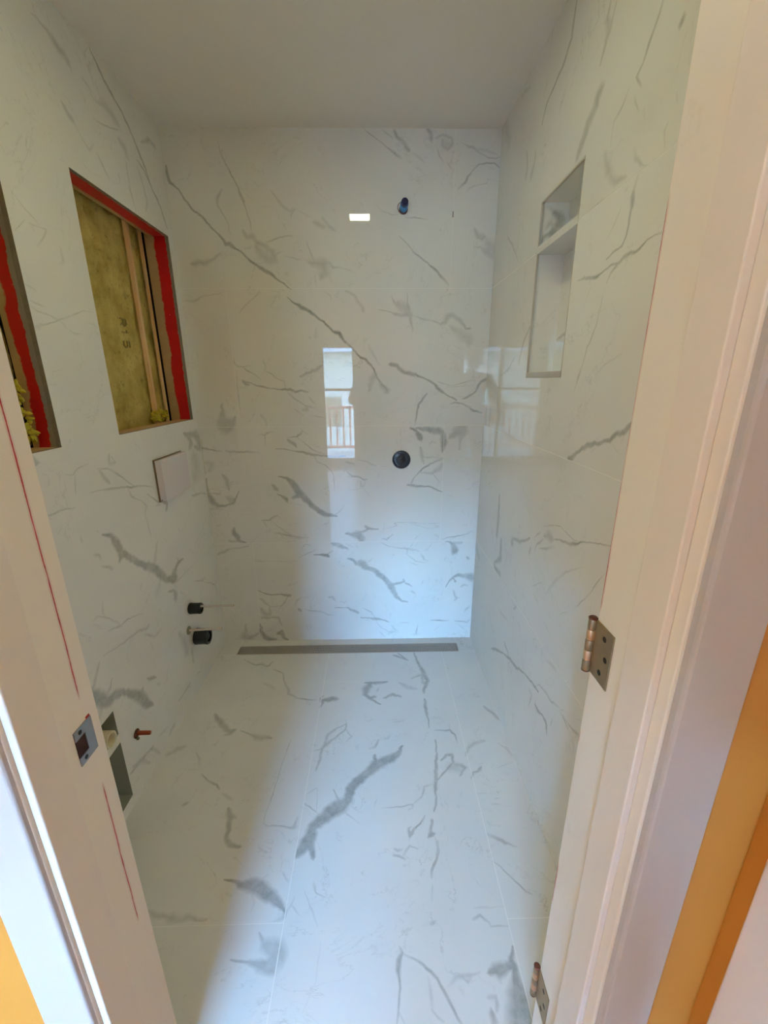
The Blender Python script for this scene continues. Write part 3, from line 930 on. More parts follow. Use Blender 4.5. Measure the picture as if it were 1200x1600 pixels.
def tile_mesh(rect, holes, rbs, place, d_top, d_bot, name='tile'):
    u0, u1, v0, v1 = rect
    vs = []; es = []
    def loop(a, b, c, d):
        k = len(vs); vs.extend([(a, c), (b, c), (b, d), (a, d)])
        es.extend([(k, k+1), (k+1, k+2), (k+2, k+3), (k+3, k)])
    loop(u0, u1, v0, v1)
    hs = []
    for a, b, c, d in holes:
        a, b, c, d = max(a, u0), min(b, u1), max(c, v0), min(d, v1)
        if a < b-1e-6 and c < d-1e-6: hs.append((a, b, c, d)); loop(a, b, c, d)
    use = []
    for st, so, r in rbs:
        if max(q[0] for q in r) < u0-.03 or min(q[0] for q in r) > u1+.03: continue
        if max(q[1] for q in r) < v0-.03 or min(q[1] for q in r) > v1+.03: continue
        use.append((st, so, r))
        wide = max(q[2] for q in r) > .006 and so < .6
        offs = (-(1+so), -(1-so), 0, 1-so, 1+so) if wide else (-(1+so), 0, 1+so)
        k0 = len(vs); m_ = len(offs)
        for i, q in enumerate(r):
            wm = max(r[max(i-1, 0)][2], q[2], r[min(i+1, len(r)-1)][2])
            for o in offs:
                h = (wm/2*abs(o)+(.0010 if wide else .0001))*(1 if o > 0 else -1) if abs(o) > 1 else q[2]/2*o
                vs.append((q[0]+q[3]*h, q[1]+q[4]*h))
        for i in range(len(r)-1):
            for j in range(m_):
                es.append((k0+i*m_+j, k0+(i+1)*m_+j))
        # pointed end caps, so that the print fades out right at the vein's end
        for i, s_ in ((0, 1), (len(r)-1, -1)):
            q = r[i]; g = max(q[2], r[i+s_][2])/2*(1+so)+.0015
            a, b = (r[i], r[i+s_])
            dx, dy = a[0]-b[0], a[1]-b[1]; l = math.hypot(dx, dy) or 1
            e = len(vs); vs.append((q[0]+dx/l*g, q[1]+dy/l*g))
            es.append((e, k0+i*m_)); es.append((e, k0+i*m_+m_-1))
    res = delaunay_2d_cdt([Vector(p) for p in vs], es, [], 0, 1e-5)
    P = np.array([tuple(p) for p in res[0]])
    T = []
    for f in res[2]:
        c = P[list(f)].mean(0)
        if not (u0 < c[0] < u1 and v0 < c[1] < v1): continue
        if any(a < c[0] < b and e < c[1] < g for a, b, e, g in hs): continue
        T.append(tuple(f))
    val = vein_values(P, use)
    cnt = {}
    for f in T:
        for a, b in zip(f, f[1:]+f[:1]):
            k = (min(a, b), max(a, b)); cnt[k] = cnt.get(k, 0)+1
    used = sorted({i for f in T for i in f}); mp = {i: k for k, i in enumerate(used)}
    n = len(used)
    V = [place(P[i][0], P[i][1], d_top) for i in used]
    F = [tuple(mp[i] for i in f) for f in T]
    A = [float(val[i]) for i in used]
    rim = [e for e, c in cnt.items() if c == 1]
    low = {}
    for a, b in rim:
        for i in (a, b):
            if i not in low:
                low[i] = len(V); V.append(place(P[i][0], P[i][1], d_bot)); A.append(float(val[i]))
    for a, b in rim: F.append((mp[a], mp[b], low[b], low[a]))
    me = bpy.data.meshes.new(name)
    me.from_pydata(V, [], F)
    at = me.attributes.new('vein', 'FLOAT', 'POINT')
    at.data.foreach_set('value', A)
    bm = bmesh.new(); bm.from_mesh(me); bmesh.ops.recalc_face_normals(bm, faces=bm.faces); bm.to_mesh(me); bm.free()
    me.materials.append(M['tile'])
    return me

GAP = {'L': .0003, 'B': .0009, 'R': .0010, 'F': .0012}   #       # half joint
def lay_tiles(parent, plane, rects, holes, rbs, label=None):
    # tiles meet tightly in the room's corners; elsewhere a thin joint
    G = GAP[plane]
    A_, B_, C_, D_ = min(r[0] for r in rects), max(r[1] for r in rects), min(r[2] for r in rects), max(r[3] for r in rects)
    for (a, b, c, d) in rects:
        q = (a+(G if a > A_ else 0), b-(G if b < B_ else 0), c+(G if c > C_ else 0), d-(G if d < D_ else 0))
        me = tile_mesh(q, holes, rbs, PLANES[plane], 0.0, -.0004)
        # face check: tile face must look into the room
        o = bpy.data.objects.new('tile', me); COL.objects.link(o); o.parent = parent

def slab(parent, plane, rect, holes, d0, d1, mat, name):
    """plate with rectangular holes, between depths d0 (back) and d1 (front)"""
    us = sorted({rect[0], rect[1], *[x for h in holes for x in h[:2]]})
    vs_ = sorted({rect[2], rect[3], *[x for h in holes for x in h[2:]]})
    us = [x for x in us if rect[0] <= x <= rect[1]]; vs_ = [x for x in vs_ if rect[2] <= x <= rect[3]]
    def solid(i, j):
        if i < 0 or j < 0 or i >= len(us)-1 or j >= len(vs_)-1: return False
        cu, cv = (us[i]+us[i+1])/2, (vs_[j]+vs_[j+1])/2
        return not any(a < cu < b and c < cv < d for a, b, c, d in holes)
    mb = MB(); pf = PLANES[plane]
    for i in range(len(us)-1):
        for j in range(len(vs_)-1):
            if not solid(i, j): continue
            a, b, c, d = us[i], us[i+1], vs_[j], vs_[j+1]
            mb.add([pf(a, c, d1), pf(b, c, d1), pf(b, d, d1), pf(a, d, d1)], [(0, 1, 2, 3)])
            mb.add([pf(a, c, d0), pf(b, c, d0), pf(b, d, d0), pf(a, d, d0)], [(0, 1, 2, 3)])
            for (di, dj, e) in ((-1, 0, ((a, c), (a, d))), (1, 0, ((b, c), (b, d))), (0, -1, ((a, c), (b, c))), (0, 1, ((a, d), (b, d)))):
                if not solid(i+di, j+dj):
                    (p, q), (r, t) = e
                    mb.add([pf(p, q, d0), pf(r, t, d0), pf(r, t, d1), pf(p, q, d1)], [(0, 1, 2, 3)])
    me = bpy.data.meshes.new(name)
    me.from_pydata(mb.v, [], mb.f)
    bm = bmesh.new(); bm.from_mesh(me)
    bmesh.ops.remove_doubles(bm, verts=bm.verts, dist=1e-5)
    bmesh.ops.recalc_face_normals(bm, faces=bm.faces); bm.to_mesh(me); bm.free()
    me.materials.append(mat)
    o = bpy.data.objects.new(name, me); COL.objects.link(o)
    if parent is not None: o.parent = parent
    return o

# ------------------------------------------------------------------ the tiled shower room
YD = -1.533                                # bathroom side of the door wall
ROWS = [0.0, .591, 1.191, 1.791, H]
OPEN_A = (-1.512, -.915, 1.233, 1.977)     # wall opening nearer the door
OPEN_B = (-.645, -.048, 1.233, 1.977)      # wall opening by the back wall
ROLL_N = (-1.125, -.958, .040, .395)       # small low niche, left wall
NICHE = (-.833, -.545, 1.407, 1.930)       # tall niche, right wall
DRAIN = (.092, 1.290, -.127, -.052)

RB = {k: ribbons(t, 11+i) for i, (k, t) in enumerate(VEINS.items())}

def grout_slab(name, plane, rect, holes):
    o = slab(None, plane, rect, holes, -.013, -.0004, M['grout'], name)
    # cut edges of the tile bed read as grey thinset
    o.data.materials.append(M['thinset'])
    nrm = {'B': 1, 'L': 0, 'R': 0, 'F': 2}[plane]
    for p in o.data.polygons:
        if abs(p.normal[nrm]) < .5: p.material_index = 1
    return tag(o, kind='structure')

wall_back = grout_slab('wall_back', 'B', (0, W, 0, H), [])
seams = [.200, 1.187, .198, 1.190]
R_ = []
for k in range(4):
    R_ += [(0, seams[k], ROWS[k], ROWS[k+1]), (seams[k], W, ROWS[k], ROWS[k+1])]
lay_tiles(wall_back, 'B', R_, [], RB['B'])

grow = lambda h, g=.0115: (h[0]-g, h[1]+g, h[2]-g, h[3]+g)
wall_left = grout_slab('wall_left', 'L', (YD, 0, 0, H), [OPEN_A, OPEN_B, grow(ROLL_N)])
R_ = []
for k in range(4):
    R_ += [(YD, -1.2, ROWS[k], ROWS[k+1]), (-1.2, 0, ROWS[k], ROWS[k+1])]
lay_tiles(wall_left, 'L', R_, [OPEN_A, OPEN_B, ROLL_N], RB['L'])

wall_right = grout_slab('wall_right', 'R', (YD, 0, 0, H), [grow(NICHE)])
R_ = []
for k in range(4):
    R_ += [(YD, -1.209, ROWS[k], ROWS[k+1]), (-1.209, 0, ROWS[k], ROWS[k+1])]
lay_tiles(wall_right, 'R', R_, [NICHE], RB['R'])

floor = grout_slab('floor', 'F', (0, W, YD-.02, 0), [DRAIN])
R_ = [(0, .587, -1.312, -.127), (0, .587, YD-.02, -1.312), (.587, 1.195, -.355, -.127), (.587, 1.195, YD-.02, -.355),
      (1.195, W, -1.317, -.127), (1.195, W, YD-.02, -1.317), (0, .092, -.127, 0), (.092, 1.290, -.052, 0), (1.290, W, -.127, 0)]
lay_tiles(floor, 'F', R_, [DRAIN], RB['F'])

# ceiling with a square cut for the lamp
LX, LY, LS = .768, -.965, .064
cb = MB()
for x0, x1, y0, y1 in ((-.02, LX-LS, YD, .02), (LX+LS, W+.02, YD, .02), (LX-LS, LX+LS, YD, LY-LS), (LX-LS, LX+LS, LY+LS, .02)):
    cb.box(x0, x1, y0, y1, H, H+.02)
tag(cb.build('ceiling', M['ceiling']), kind='structure')

# shell behind the tiles (framing and outer boards keep the light out)
def shell(name, boxes, mat):
    b = MB()
    for q in boxes: b.box(*q)
    return tag(b.build(name, mat), kind='structure')
shell('wall_back_outer', [(-.35, W+.25, .02, .06, -.05, H+.1)], M['dark'])
shell('wall_left_outer', [(-.30, -.26, YD-.02, .02, -.05, H+.1)], M['dark'])
shell('wall_right_outer', [(W+.13, W+.17, YD-.02, .02, -.05, H+.1)], M['dark'])
shell('ceiling_outer', [(-.35, W+.25, YD-.02, .06, H+.09, H+.12)], M['dark'])
shell('floor_outer', [(-.35, W+.25, YD-.16, .06, -.10, -.06)], M['dark'])

# recessed ceiling lamp
t = thing('ceiling_lamp', (LX, LY, H), 'small square recessed ceiling lamp with warm light, set in the shower ceiling', 'lamp')
b = MB()
for x0, x1, y0, y1 in ((LX-LS-.012, LX-LS+.004, LY-LS-.012, LY+LS+.012), (LX+LS-.004, LX+LS+.012, LY-LS-.012, LY+LS+.012),
                       (LX-LS, LX+LS, LY-LS-.012, LY-LS+.004), (LX-LS, LX+LS, LY+LS-.004, LY+LS+.012)):
    b.box(x0, x1, y0, y1, H-.004, H+.01)
b.build('trim_ring', M['white_plastic'], t)
AREA = (2*(LS-.004))**2
EM = BATH_LAMP_W/(AREA*math.pi)
MB().box(LX-LS+.004, LX+LS-.004, LY-LS+.004, LY+LS-.004, H+.001, H+.006).build('diffuser', lamp_mat('warm_diffuser', (1.0, .95, .55, 1), EM), t)

# ------------------------------------------------------------------ wall openings on the left
def opening(op, label, near):
    y0, y1, z0, z1 = op
    t = thing('wall_opening', (0, (y0+y1)/2, z0), label, 'opening', 'cut-out openings in the left wall')
    mat = M['reveal_near'] if near else M['reveal']
    MB().box(-.076 if near else -.100, -.0135, y1, y1+.016, z0-.02, z1+.02).build('side_board', mat, t, .0008)
    MB().box(-.100, -.0135, y0-.016, y0, z0-.02, z1+.02).build('side_board', mat, t, .0008)
    MB().box(-.082 if not near else -.1, -.0135, y0, y1, z1, z1+.016).build('head_board', M['reveal_top'], t, .0008)
    MB().box(-.075, -.0135, y0, y1, z0-.016, z0).build('sill_board', M['lumber_h'], t, .0008, label='pale bare wood sill')
    return t

op_b = opening(OPEN_B, 'large wall opening next to the back wall, red painted edge and yellow insulation inside', False)
op_a = opening(OPEN_A, 'wall opening beside the left door jamb, cut off by the left picture edge', True)

def batt(op, xs, label, seed, name='insulation_batt', yext=(0, 0), zext=.1):
    rnd = random.Random(seed)
    y0, y1, z0, z1 = op[0]-yext[0], op[1]+yext[1], op[2]-zext, op[3]+zext
    ny, nz = 60, 80
    ph = [(rnd.uniform(4, 30), rnd.uniform(4, 30), rnd.uniform(0, 6), rnd.uniform(.2, 1)) for _ in range(10)]
    pits = [(rnd.uniform(y0, y1), rnd.uniform(z0, z1), rnd.uniform(.008, .02), rnd.uniform(.004, .012)) for _ in range(14)]
    pits.append((-.368, 1.863, .014, .040)); pits.append((-.375, 1.905, .006, .015)); pits.append((-.215, 1.94, .010, .030))
    vs = []; fs = []
    for i in range(ny+1):
        for j in range(nz+1):
            y = y0+(y1-y0)*i/ny; z = z0+(z1-z0)*j/nz
            d = sum(a[3]*math.sin(a[0]*y+a[1]*z+a[2]) for a in ph)*.0016 + rnd.uniform(-.0012, .0012)
            for py, pz, pr, pd in pits:
                d -= pd*math.exp(-((y-py)**2+(z-pz)**2)/(pr*pr))
            vs.append((xs+d, y, z))
    for i in range(ny):
        for j in range(nz):
            k = i*(nz+1)+j
            fs.append((k, k+1, k+nz+2, k+nz+1))
    # closed back, so the batt is a solid slab
    n0 = len(vs)
    for i, j in ((0, 0), (0, nz), (ny, nz), (ny, 0)):
        vs.append((xs-.09, y0+(y1-y0)*i/ny, z0+(z1-z0)*j/nz))
    fs.append((n0, n0+1, n0+2, n0+3))
    edge = [[j for j in range(nz+1)], [i*(nz+1)+nz for i in range(ny+1)], [ny*(nz+1)+j for j in range(nz, -1, -1)], [i*(nz+1) for i in range(ny, -1, -1)]]
    for k, e in enumerate(edge):
        fs.append(tuple(e)+(n0+(k+1) % 4, n0+k))
    mb = MB(); mb.add(vs, fs, True)
    o = mb.build(name, M['insulation'])
    return tag(o, label, 'insulation')

# batts stand in the stud bays behind the openings
batt((OPEN_B[0], -.192, OPEN_B[2], OPEN_B[3]), -.118, 'olive yellow insulation batt filling the opening next to the back wall, numbers printed on it', 3, yext=(.03, 0), zext=.06)
batt((-.186, -.066, OPEN_B[2], OPEN_B[3]), -.128, 'narrow strip of insulation between furring strip and red edge, next to the back wall', 5, yext=(0, .03), zext=.06)
batt((OPEN_A[0]+.004, OPEN_A[1]+.012, OPEN_A[2]+.004, OPEN_A[3]-.004), -.090, 'yellow insulation batt in the opening cut off by the left picture edge', 9, yext=(.0, .0), zext=0)

# printed marks on the batt (flat print, set in lines down the batt)
def ink(segs, x, oy, oz, s):
    mb = MB()
    for a, b in segs:
        p = Vector((0, a[0]*s+oy, a[1]*s+oz)); q = Vector((0, b[0]*s+oy, b[1]*s+oz))
        t = (q-p).normalized(); n = Vector((0, -t.z, t.y))*.0018
        mb.add([(x, *(p+n)[1:]), (x, *(q+n)[1:]), (x, *(q-n)[1:]), (x, *(p-n)[1:]),
                (x-.004, *(p+n)[1:]), (x-.004, *(q+n)[1:]), (x-.004, *(q-n)[1:]), (x-.004, *(p-n)[1:])],
               [(0, 1, 2, 3), (4, 5, 6, 7), (0, 1, 5, 4), (1, 2, 6, 5), (2, 3, 7, 6), (3, 0, 4, 7)])
    return mb
def glyph(pts):   # turned a quarter to read down the batt: (x,y) -> (y-axis, z-axis)
    return [(((a[1]), -a[0]), ((b[1]), -b[0])) for a, b in pts]
Rg = [((0, 0), (0, 1)), ((0, 1), (.5, 1)), ((.5, 1), (.6, .75)), ((.6, .75), (.5, .5)), ((.5, .5), (0, .5)), ((.25, .5), (.6, 0))]
g1 = [((.2, 0), (.2, 1)), ((.2, 1), (.0, .8))]
g5 = [((.55, 1), (0, 1)), ((0, 1), (0, .55)), ((0, .55), (.4, .6)), ((.4, .6), (.58, .3)), ((.58, .3), (.4, 0)), ((.4, 0), (0, .08))]
t = thing('printed_number', (-.1125, -.30, 1.60), 'faded dark characters printed sideways on the insulation next to the back wall', 'print')
for k, g_ in enumerate((Rg, g1, g5)):
    ink(glyph(g_), -.1105, -.315, 1.632-.040*k, .040).build('character', M['ink'], t)

# furring strip and loose wool
o = MB().box(-.112, -.096, -.186, -.170, 1.17, 2.04).build('furring_strip', M['lumber'], None, .001)
tag(o, 'thin upright pine strip inside the opening next to the back wall', 'wood strip')
o = MB().box(-.1135, -.1045, -.072, -.056, 1.17, 2.04).build('stud', M['lumber'], None, .001)
tag(o, 'pine stud edge behind the red painted side of the opening next to the back wall', 'stud')

def tufts(name, boxr, n, label, seed):
    rnd = random.Random(seed); mb = MB()
    x0, x1, y0, y1, z0, z1 = boxr
    for _ in range(n):
        p = Vector((rnd.uniform(x0, x1), rnd.uniform(y0, y1), rnd.uniform(z0, z1)))
        d = Vector((rnd.uniform(-.3, 1), rnd.uniform(-1, 1), rnd.uniform(-.9, .7))).normalized()
        L = rnd.uniform(.010, .020); pts = [p]
        for k in range(3):
            d = (d+Vector((rnd.uniform(-.4, .4), rnd.uniform(-.4, .4), rnd.uniform(-.5, .2)))).normalized()
            pts.append(pts[-1]+d*L/3)
        mb.tube(pts, [rnd.uniform(.003, .006), .006, .0045, .002], 5)
    o = mb.build(name, M['tuft'])
    tag(o, label, 'insulation', kind='stuff')
tufts('loose_wool', (-.058, -.052, -1.06, -.932, 1.256, 1.40), 130, 'loose yellow wool tufts hanging in the opening cut off by the left picture edge', 4)
tufts('loose_wool', (-.098, -.085, -.24, -.10, 1.240, 1.285), 50, 'loose wool tufts at the sill of the opening next to the back wall', 6)

# water line stub lying in the lower corner of the opening
t = thing('pipe_stub', (-.06, -.60, 1.24), 'thin white pipe with blue fitting at the sill of the opening by the back wall', 'pipe')
MB().tube([(-.055, -.640, 1.275), (-.060, -.595, 1.252), (-.066, -.560, 1.243)], .0055, 12).build('tube', M['white_plastic'], t)
MB().lathe((-.070, -.565, 1.243), (-.2, .98, .02), [(.008, 0), (.0095, .003), (.0095, .022), (.007, .026)], 20).build('fitting', M['navy'], t, label='blue fitting')
MB().box(-.098, -.078, -.640, -.575, 1.235, 1.262).build('base_block', M['dark'], t, .002)

# ------------------------------------------------------------------ niches
VN = {'niche_side': """.5 .6|1413 1828 6,1420 1845 14,1432 1862 22,1440 1880 26,1432 1896 18,1420 1905 10
.5 .6|1385 1822 5,1396 1834 12,1408 1846 10,1424 1858 8
.35 .7|1446 1842 18,1452 1866 22,1448 1892 14
.45 .6|1432 1850 14,1440 1842 10,1450 1836 6
.3 .7|1400 1860 6,1412 1876 16,1418 1892 10""",
      'niche_back': """.4 .6|-800 1560 5,-760 1550 10,-700 1556 16,-640 1548 10,-560 1530 5
.3 .6|-780 1470 4,-700 1510 8,-620 1500 6""",
      'roll': """.3 .7|-1100 100 8,-1040 140 16,-980 120 8
.3 .6|-1110 250 6,-1040 220 12,-970 260 6"""}
ND = .090
def tile_panel(name, parent, place, rect, rbs, thick, label=None, mat=None):
    me = tile_mesh(rect, [], rbs, place, 0.0, -thick, name)
    me.transform(Matrix.Translation(-parent.location))
    if mat: me.materials.clear(); me.materials.append(mat)
    o = bpy.data.objects.new(name, me); COL.objects.link(o); o.parent = parent
    if label: o['label'] = label
    return o
y0, y1, z0, z1 = NICHE
t = thing('shower_niche', (W, (y0+y1)/2, z0), 'tall recessed marble tile niche with one shelf in the right wall', 'niche')
tile_panel('back_panel', t, lambda u, v, d: (W+ND-d, u, v), (y0, y1, z0, z1), ribbons(VN['niche_back'], 3), .01)
tile_panel('side_panel', t, lambda u, v, d: (u, y1-d, v), (W+.0006, W+ND, z0, z1), ribbons(VN['niche_side'], 4), .01)
tile_panel('side_panel', t, lambda u, v, d: (u, y0+d, v), (W+.0006, W+ND, z0, z1), [], .01)
tile_panel('top_panel', t, lambda u, v, d: (u, v, z1-d), (W+.0006, W+ND, y0, y1), [], .01)
tile_panel('sill_panel', t, lambda u, v, d: (u, v, z0+.006+d), (W+.002, W+ND, y0, y1), [], .006)
sh = tile_panel('shelf', t, lambda u, v, d: (u, v, 1.806+d), (W-.0005, W+ND, y0+.0005, y1-.0005), ribbons(""".3 .6|1380 -800 4,1430 -720 9,1460 -600 5""", 2), .0005)
MB().box(W-.0012, W+ND, y0+.0005, y1-.0005, 1.785, 1.8055).build('shelf_core', M['tile'], t, .0008, label='marble shelf across the niche')
e = .006
fb = MB()
fb.box(W-.0010, W+.006, y0, y1, z1-e, z1); fb.box(W-.0010, W+.006, y0, y1, z0, z0+.018)
fb.box(W-.0010, W+.006, y1-e, y1, z0, z1); fb.box(W-.0010, W+.006, y0, y0+e*.4, z0, z1)
fb.build('edge_trim', simple('niche_edge_trim', (190, 184, 172), .35, 0, var=.1), t, .0006, label='thin grey trim round the opening')

y0, y1, z0, z1 = ROLL_N
t = thing('wall_niche', (0, (y0+y1)/2, z0), 'small two-part recessed niche low in the left wall beside the door jamb', 'niche')
rd = .11
M['shaded_lining'] = simple('shaded_niche_lining', (166, 168, 154), .35, var=.15, scale=12)  # darker grey-green lining: the recess's shade is put into its colour
rn = ribbons(VN['roll'], 8)
tile_panel('back_panel', t, lambda u, v, d: (-rd+d, u, v), (y0, y1, z0, z1), rn, .01, None, M['shaded_lining'])
tile_panel('side_panel', t, lambda u, v, d: (u, y1-d, v), (-rd, -.0006, z0, z1), [], .01, None, M['shaded_lining'])
tile_panel('side_panel', t, lambda u, v, d: (u, y0+d, v), (-rd, -.0006, z0, z1), [], .01, None, M['shaded_lining'])
tile_panel('top_panel', t, lambda u, v, d: (u, v, z1-d), (-rd, -.0006, y0, y1), [], .01, None, M['shaded_lining'])
tile_panel('sill_panel', t, lambda u, v, d: (u, v, z0+d), (-rd, -.0006, y0, y1), [], .01, None, M['shaded_lining'])
MB().box(-rd, .003, y0+.0005, y1-.0005, .272, .302).build('divider', simple('cream_board', (236, 232, 214), .5, var=.08), t, .001, label='cream divider board')

t = thing('waste_pipe', (-.07, -1.020, .340), 'open cream plastic pipe end in the low left niche beside the strike plate', 'pipe')
pb = MB(); pb.lathe((-.105, -1.020, .342), (1, 0, 0), [(.026, 0), (.026, .125), (.0255, .127), (.021, .127), (.020, .125), (.020, .06), (.0001, .06)], 40, caps=False)
pb.build('pipe_body', M['pvc'], t)
MB().lathe((-.100, -1.020, .342), (1, 0, 0), [(.030, 0), (.030, .05), (.0265, .055)], 40).build('coupling', M['pvc'], t)

# ------------------------------------------------------------------ fittings on the walls
# white cover plate on the left wall
t = thing('cover_plate', (0, -.35, .955), 'white square-edged cover plate standing off the left wall below the opening', 'plate')
MB().box(0.0, .006, -.468, -.232, .950, 1.115).build('back_plate', simple('brown_plate_back', (120, 96, 70), .6), t, .0005, label='thin brown back edge')  # brown back plate, slightly larger than the face plate
MB().box(.006, .030, -.466, -.234, .952, 1.112).build('face_plate', simple('glossy_white_plate', (222, 216, 220), .06, var=.02), t, .0015)
MB().lathe((.012, -.4665, .957), (0, -1, 0), [(.002, 0), (.002, .001)], 10).build('screw_head', M['screw'], t)

def ring_stub(loc, r, L, label, name):
    t = thing(name, loc, label, 'valve stub')
    x, y, z = loc
    MB().lathe(loc, (1, 0, 0), [(r*.96, 0), (r*1.04, .003), (r, L*.3), (r*.99, L*.7), (r*1.03, L-.004), (r*.97, L), (r*.72, L), (r*.70, L-.012), (.0001, L-.012)], 40, caps=False).build('collar', M['black'], t)
    MB().lathe((x+L-.012, y, z), (1, 0, 0), [(r*.4, 0), (r*.4, .008), (r*.2, .009)], 24).build('spindle', M['black'], t)
    return t
t = ring_stub((0, -.360, .418), .025, .052, 'small black round valve collar with a clear rod, upper one low on the left wall', 'valve_collar')
MB().tube([(.045, -.360, .428), (.200, -.360, .430)], .005, 12).build('rod', M['rod'], t, label='clear plastic rod')
t = ring_stub((0, -.345, .262), .037, .062, 'larger black round valve collar low on the left wall, under the rod with a disc', 'valve_collar')
t = thing('disc_rod', (0, -.405, .333), 'pale plastic rod with a small disc, between the two black collars on the left wall', 'rod')
MB().tube([(0, -.405, .333), (.150, -.402, .338)], .0055, 12).build('rod', M['rod'], t)
MB().lathe((0, -.405, .333), (1, 0, 0), [(.0185, 0), (.0195, .002), (.018, .005), (.006, .006)], 28).build('disc', simple('pale_green_disc', (150, 146, 120), .4), t)

# copper stub
t = thing('copper_stub', (0, -.876, .225), 'short copper water pipe stub low on the left wall', 'pipe')
MB().lathe((0, -.876, .225), (1, 0, 0), [(.0075, 0), (.0075, .046), (.0065, .050), (.003, .051)], 24).build('pipe_body', M['copper'], t)
rb = MB(); rb.lathe((0, -.876, .223), (1, 0, 0), [(.0165, 0), (.0165, .002), (.013, .005), (.0078, .006)], 28)
rb.build('escutcheon', simple('tarnished_ring', (96, 52, 40), .5, .6, var=.4), t)
MB().lathe((.004, -.884, .209), (1, .2, -.3), [(.005, 0), (.005, .006), (.003, .008)], 14).build('clip', simple('green_patina', (70, 74, 50), .6), t)

# black round escutcheon on the back wall
t = thing('round_valve', (.978, 0, 1.026), 'black round shower valve escutcheon on the back wall', 'shower valve')
MB().lathe((.978, 0, 1.026), (0, -1, 0), [(.0445, 0), (.0455, .003), (.044, .007), (.040, .008), (.040, .006), (.034, .006), (.034, .010), (.029, .011), (.029, .008), (.0235, .008)], 56).build('flange', M['black'], t)
MB().lathe((.978, -.007, 1.026), (0, -1, 0), [(.0225, 0), (.0225, .006), (.020, .008), (.017, .008), (.017, .005), (.0001, .005)], 44, caps=False).build('sleeve', M['black'], t)
MB().lathe((.978, -.009, 1.024), (0, -1, 0), [(.010, 0), (.010, .020), (.0085, .022), (.0001, .022)], 28, caps=False).build('spindle', simple('worn_black_spindle', (60, 60, 60), .25, .3), t)

# blue pipe stub
t = thing('shower_pipe_stub', (.981, 0, 2.096), 'blue capped pipe stub high on the back wall', 'pipe')
MB().tube([(.979, .0, 2.094), (.9805, -.045, 2.096)], .0165, 28).build('pipe_body', M['blue'], t)
MB().lathe((.9805, -.045, 2.096), (.03, -1, .03), [(.0145, 0), (.0145, .020), (.0125, .024), (.0001, .024)], 28, caps=False).build('cap', M['navy'], t, label='dark blue cap')
MB().lathe((.979, 0, 2.090), (0, -1, 0), [(.0185, 0), (.0185, .004), (.0165, .005)], 28).build('collar', M['rust'], t, label='dark red collar')
wr = [( .968+.014*math.cos(a), -.010-.004*math.sin(a*2), 2.094+.019*math.sin(a)) for a in [math.radians(60+12*k) for k in range(21)]]
MB().tube(wr, .0012, 8).build('wire_loop', M['rust'], t)

# linear drain
dx0, dx1, dy0, dy1 = DRAIN
t = thing('linear_drain', ((dx0+dx1)/2, (dy0+dy1)/2, -.012), 'long steel linear drain grate along the foot of the back wall', 'drain')
b = MB(); f = .004
b.box(dx0, dx1, dy0, dy0+f, -.010, .0008); b.box(dx0, dx1, dy1-f, dy1, -.010, .0008)
b.box(dx0, dx0+f, dy0+f, dy1-f, -.010, .0008); b.box(dx1-f, dx1, dy0+f, dy1-f, -.010, .0008)
b.build('frame', M['steel'], t)
b = MB(); n = 150
for k in range(1, n):
    x = dx0+f+(dx1-dx0-2*f)*k/n
    b.box(x-.0024, x+.0024, dy0+f+.003, dy1-f-.003, -.004, 0)
for k in range(5):
    y = dy0+f+.003+(dy1-dy0-2*f-.006)*k/4
    b.box(dx0+f+.002, dx1-f-.002, y-.0014, y+.0014, -.0038, .0002)
b.build('grate', M['steel'], t, kind='stuff')
b = MB(); b.box(dx0, dx1, dy0, dy1, -.013, -.011)
b.build('channel', M['dark'], t)

# small gap mark at the top tile joint
o = MB().box(1.1885, 1.1915, -.0008, .0, 2.062, 2.084).build('joint_chip', M['dark'])
tag(o, 'tiny dark chip on the tile joint right of the blue pipe stub', 'chip')

# ------------------------------------------------------------------ door wall, frame and hardware
XL, XR, ZH = .413, 1.178, 2.035
YF = -1.692                                # hall side of the door wall
JT = .019
b = MB()
b.box(-.02, XL-JT, -1.672, YD, 0, H+.02); b.box(XR+JT, W+.02, YF, YD, 0, H+.02); b.box(XL-JT, XR+JT, YF, YD, ZH+JT, H+.02)
tag(b.build('wall_front', M['bath_paint']), kind='structure')

dr = thing('door_frame', ((XL+XR)/2, YD, 0), 'white painted door frame around the shower room doorway, door removed', 'door frame')
b = MB().box(XL-JT, XL, -1.682, YD, 0, ZH); b.build('jamb', M['jamb_left'], dr, .0025, 3, label='left jamb with a thin red paint line')
b = MB().box(XR, XR+JT, -1.694, YD, 0, ZH); b.build('jamb', M['jamb_right'], dr, .0025, 3, label='right jamb with red paint along its edge')
MB().box(XL-JT, XR+JT, -1.692, YD, ZH, ZH+JT).build('head_jamb', M['trim'], dr, .0025, 3)
MB().box(XL, XL+.011, -1.676, -1.618, 0, ZH).build('door_stop', M['trim'], dr, .0022, 3)
MB().box(XR-.011, XR, -1.676, -1.620, 0, ZH).build('door_stop', M['trim'], dr, .0022, 3)
MB().box(XL, XR, -1.676, -1.619, ZH-.011, ZH).build('door_stop', M['trim'], dr, .0022, 3)
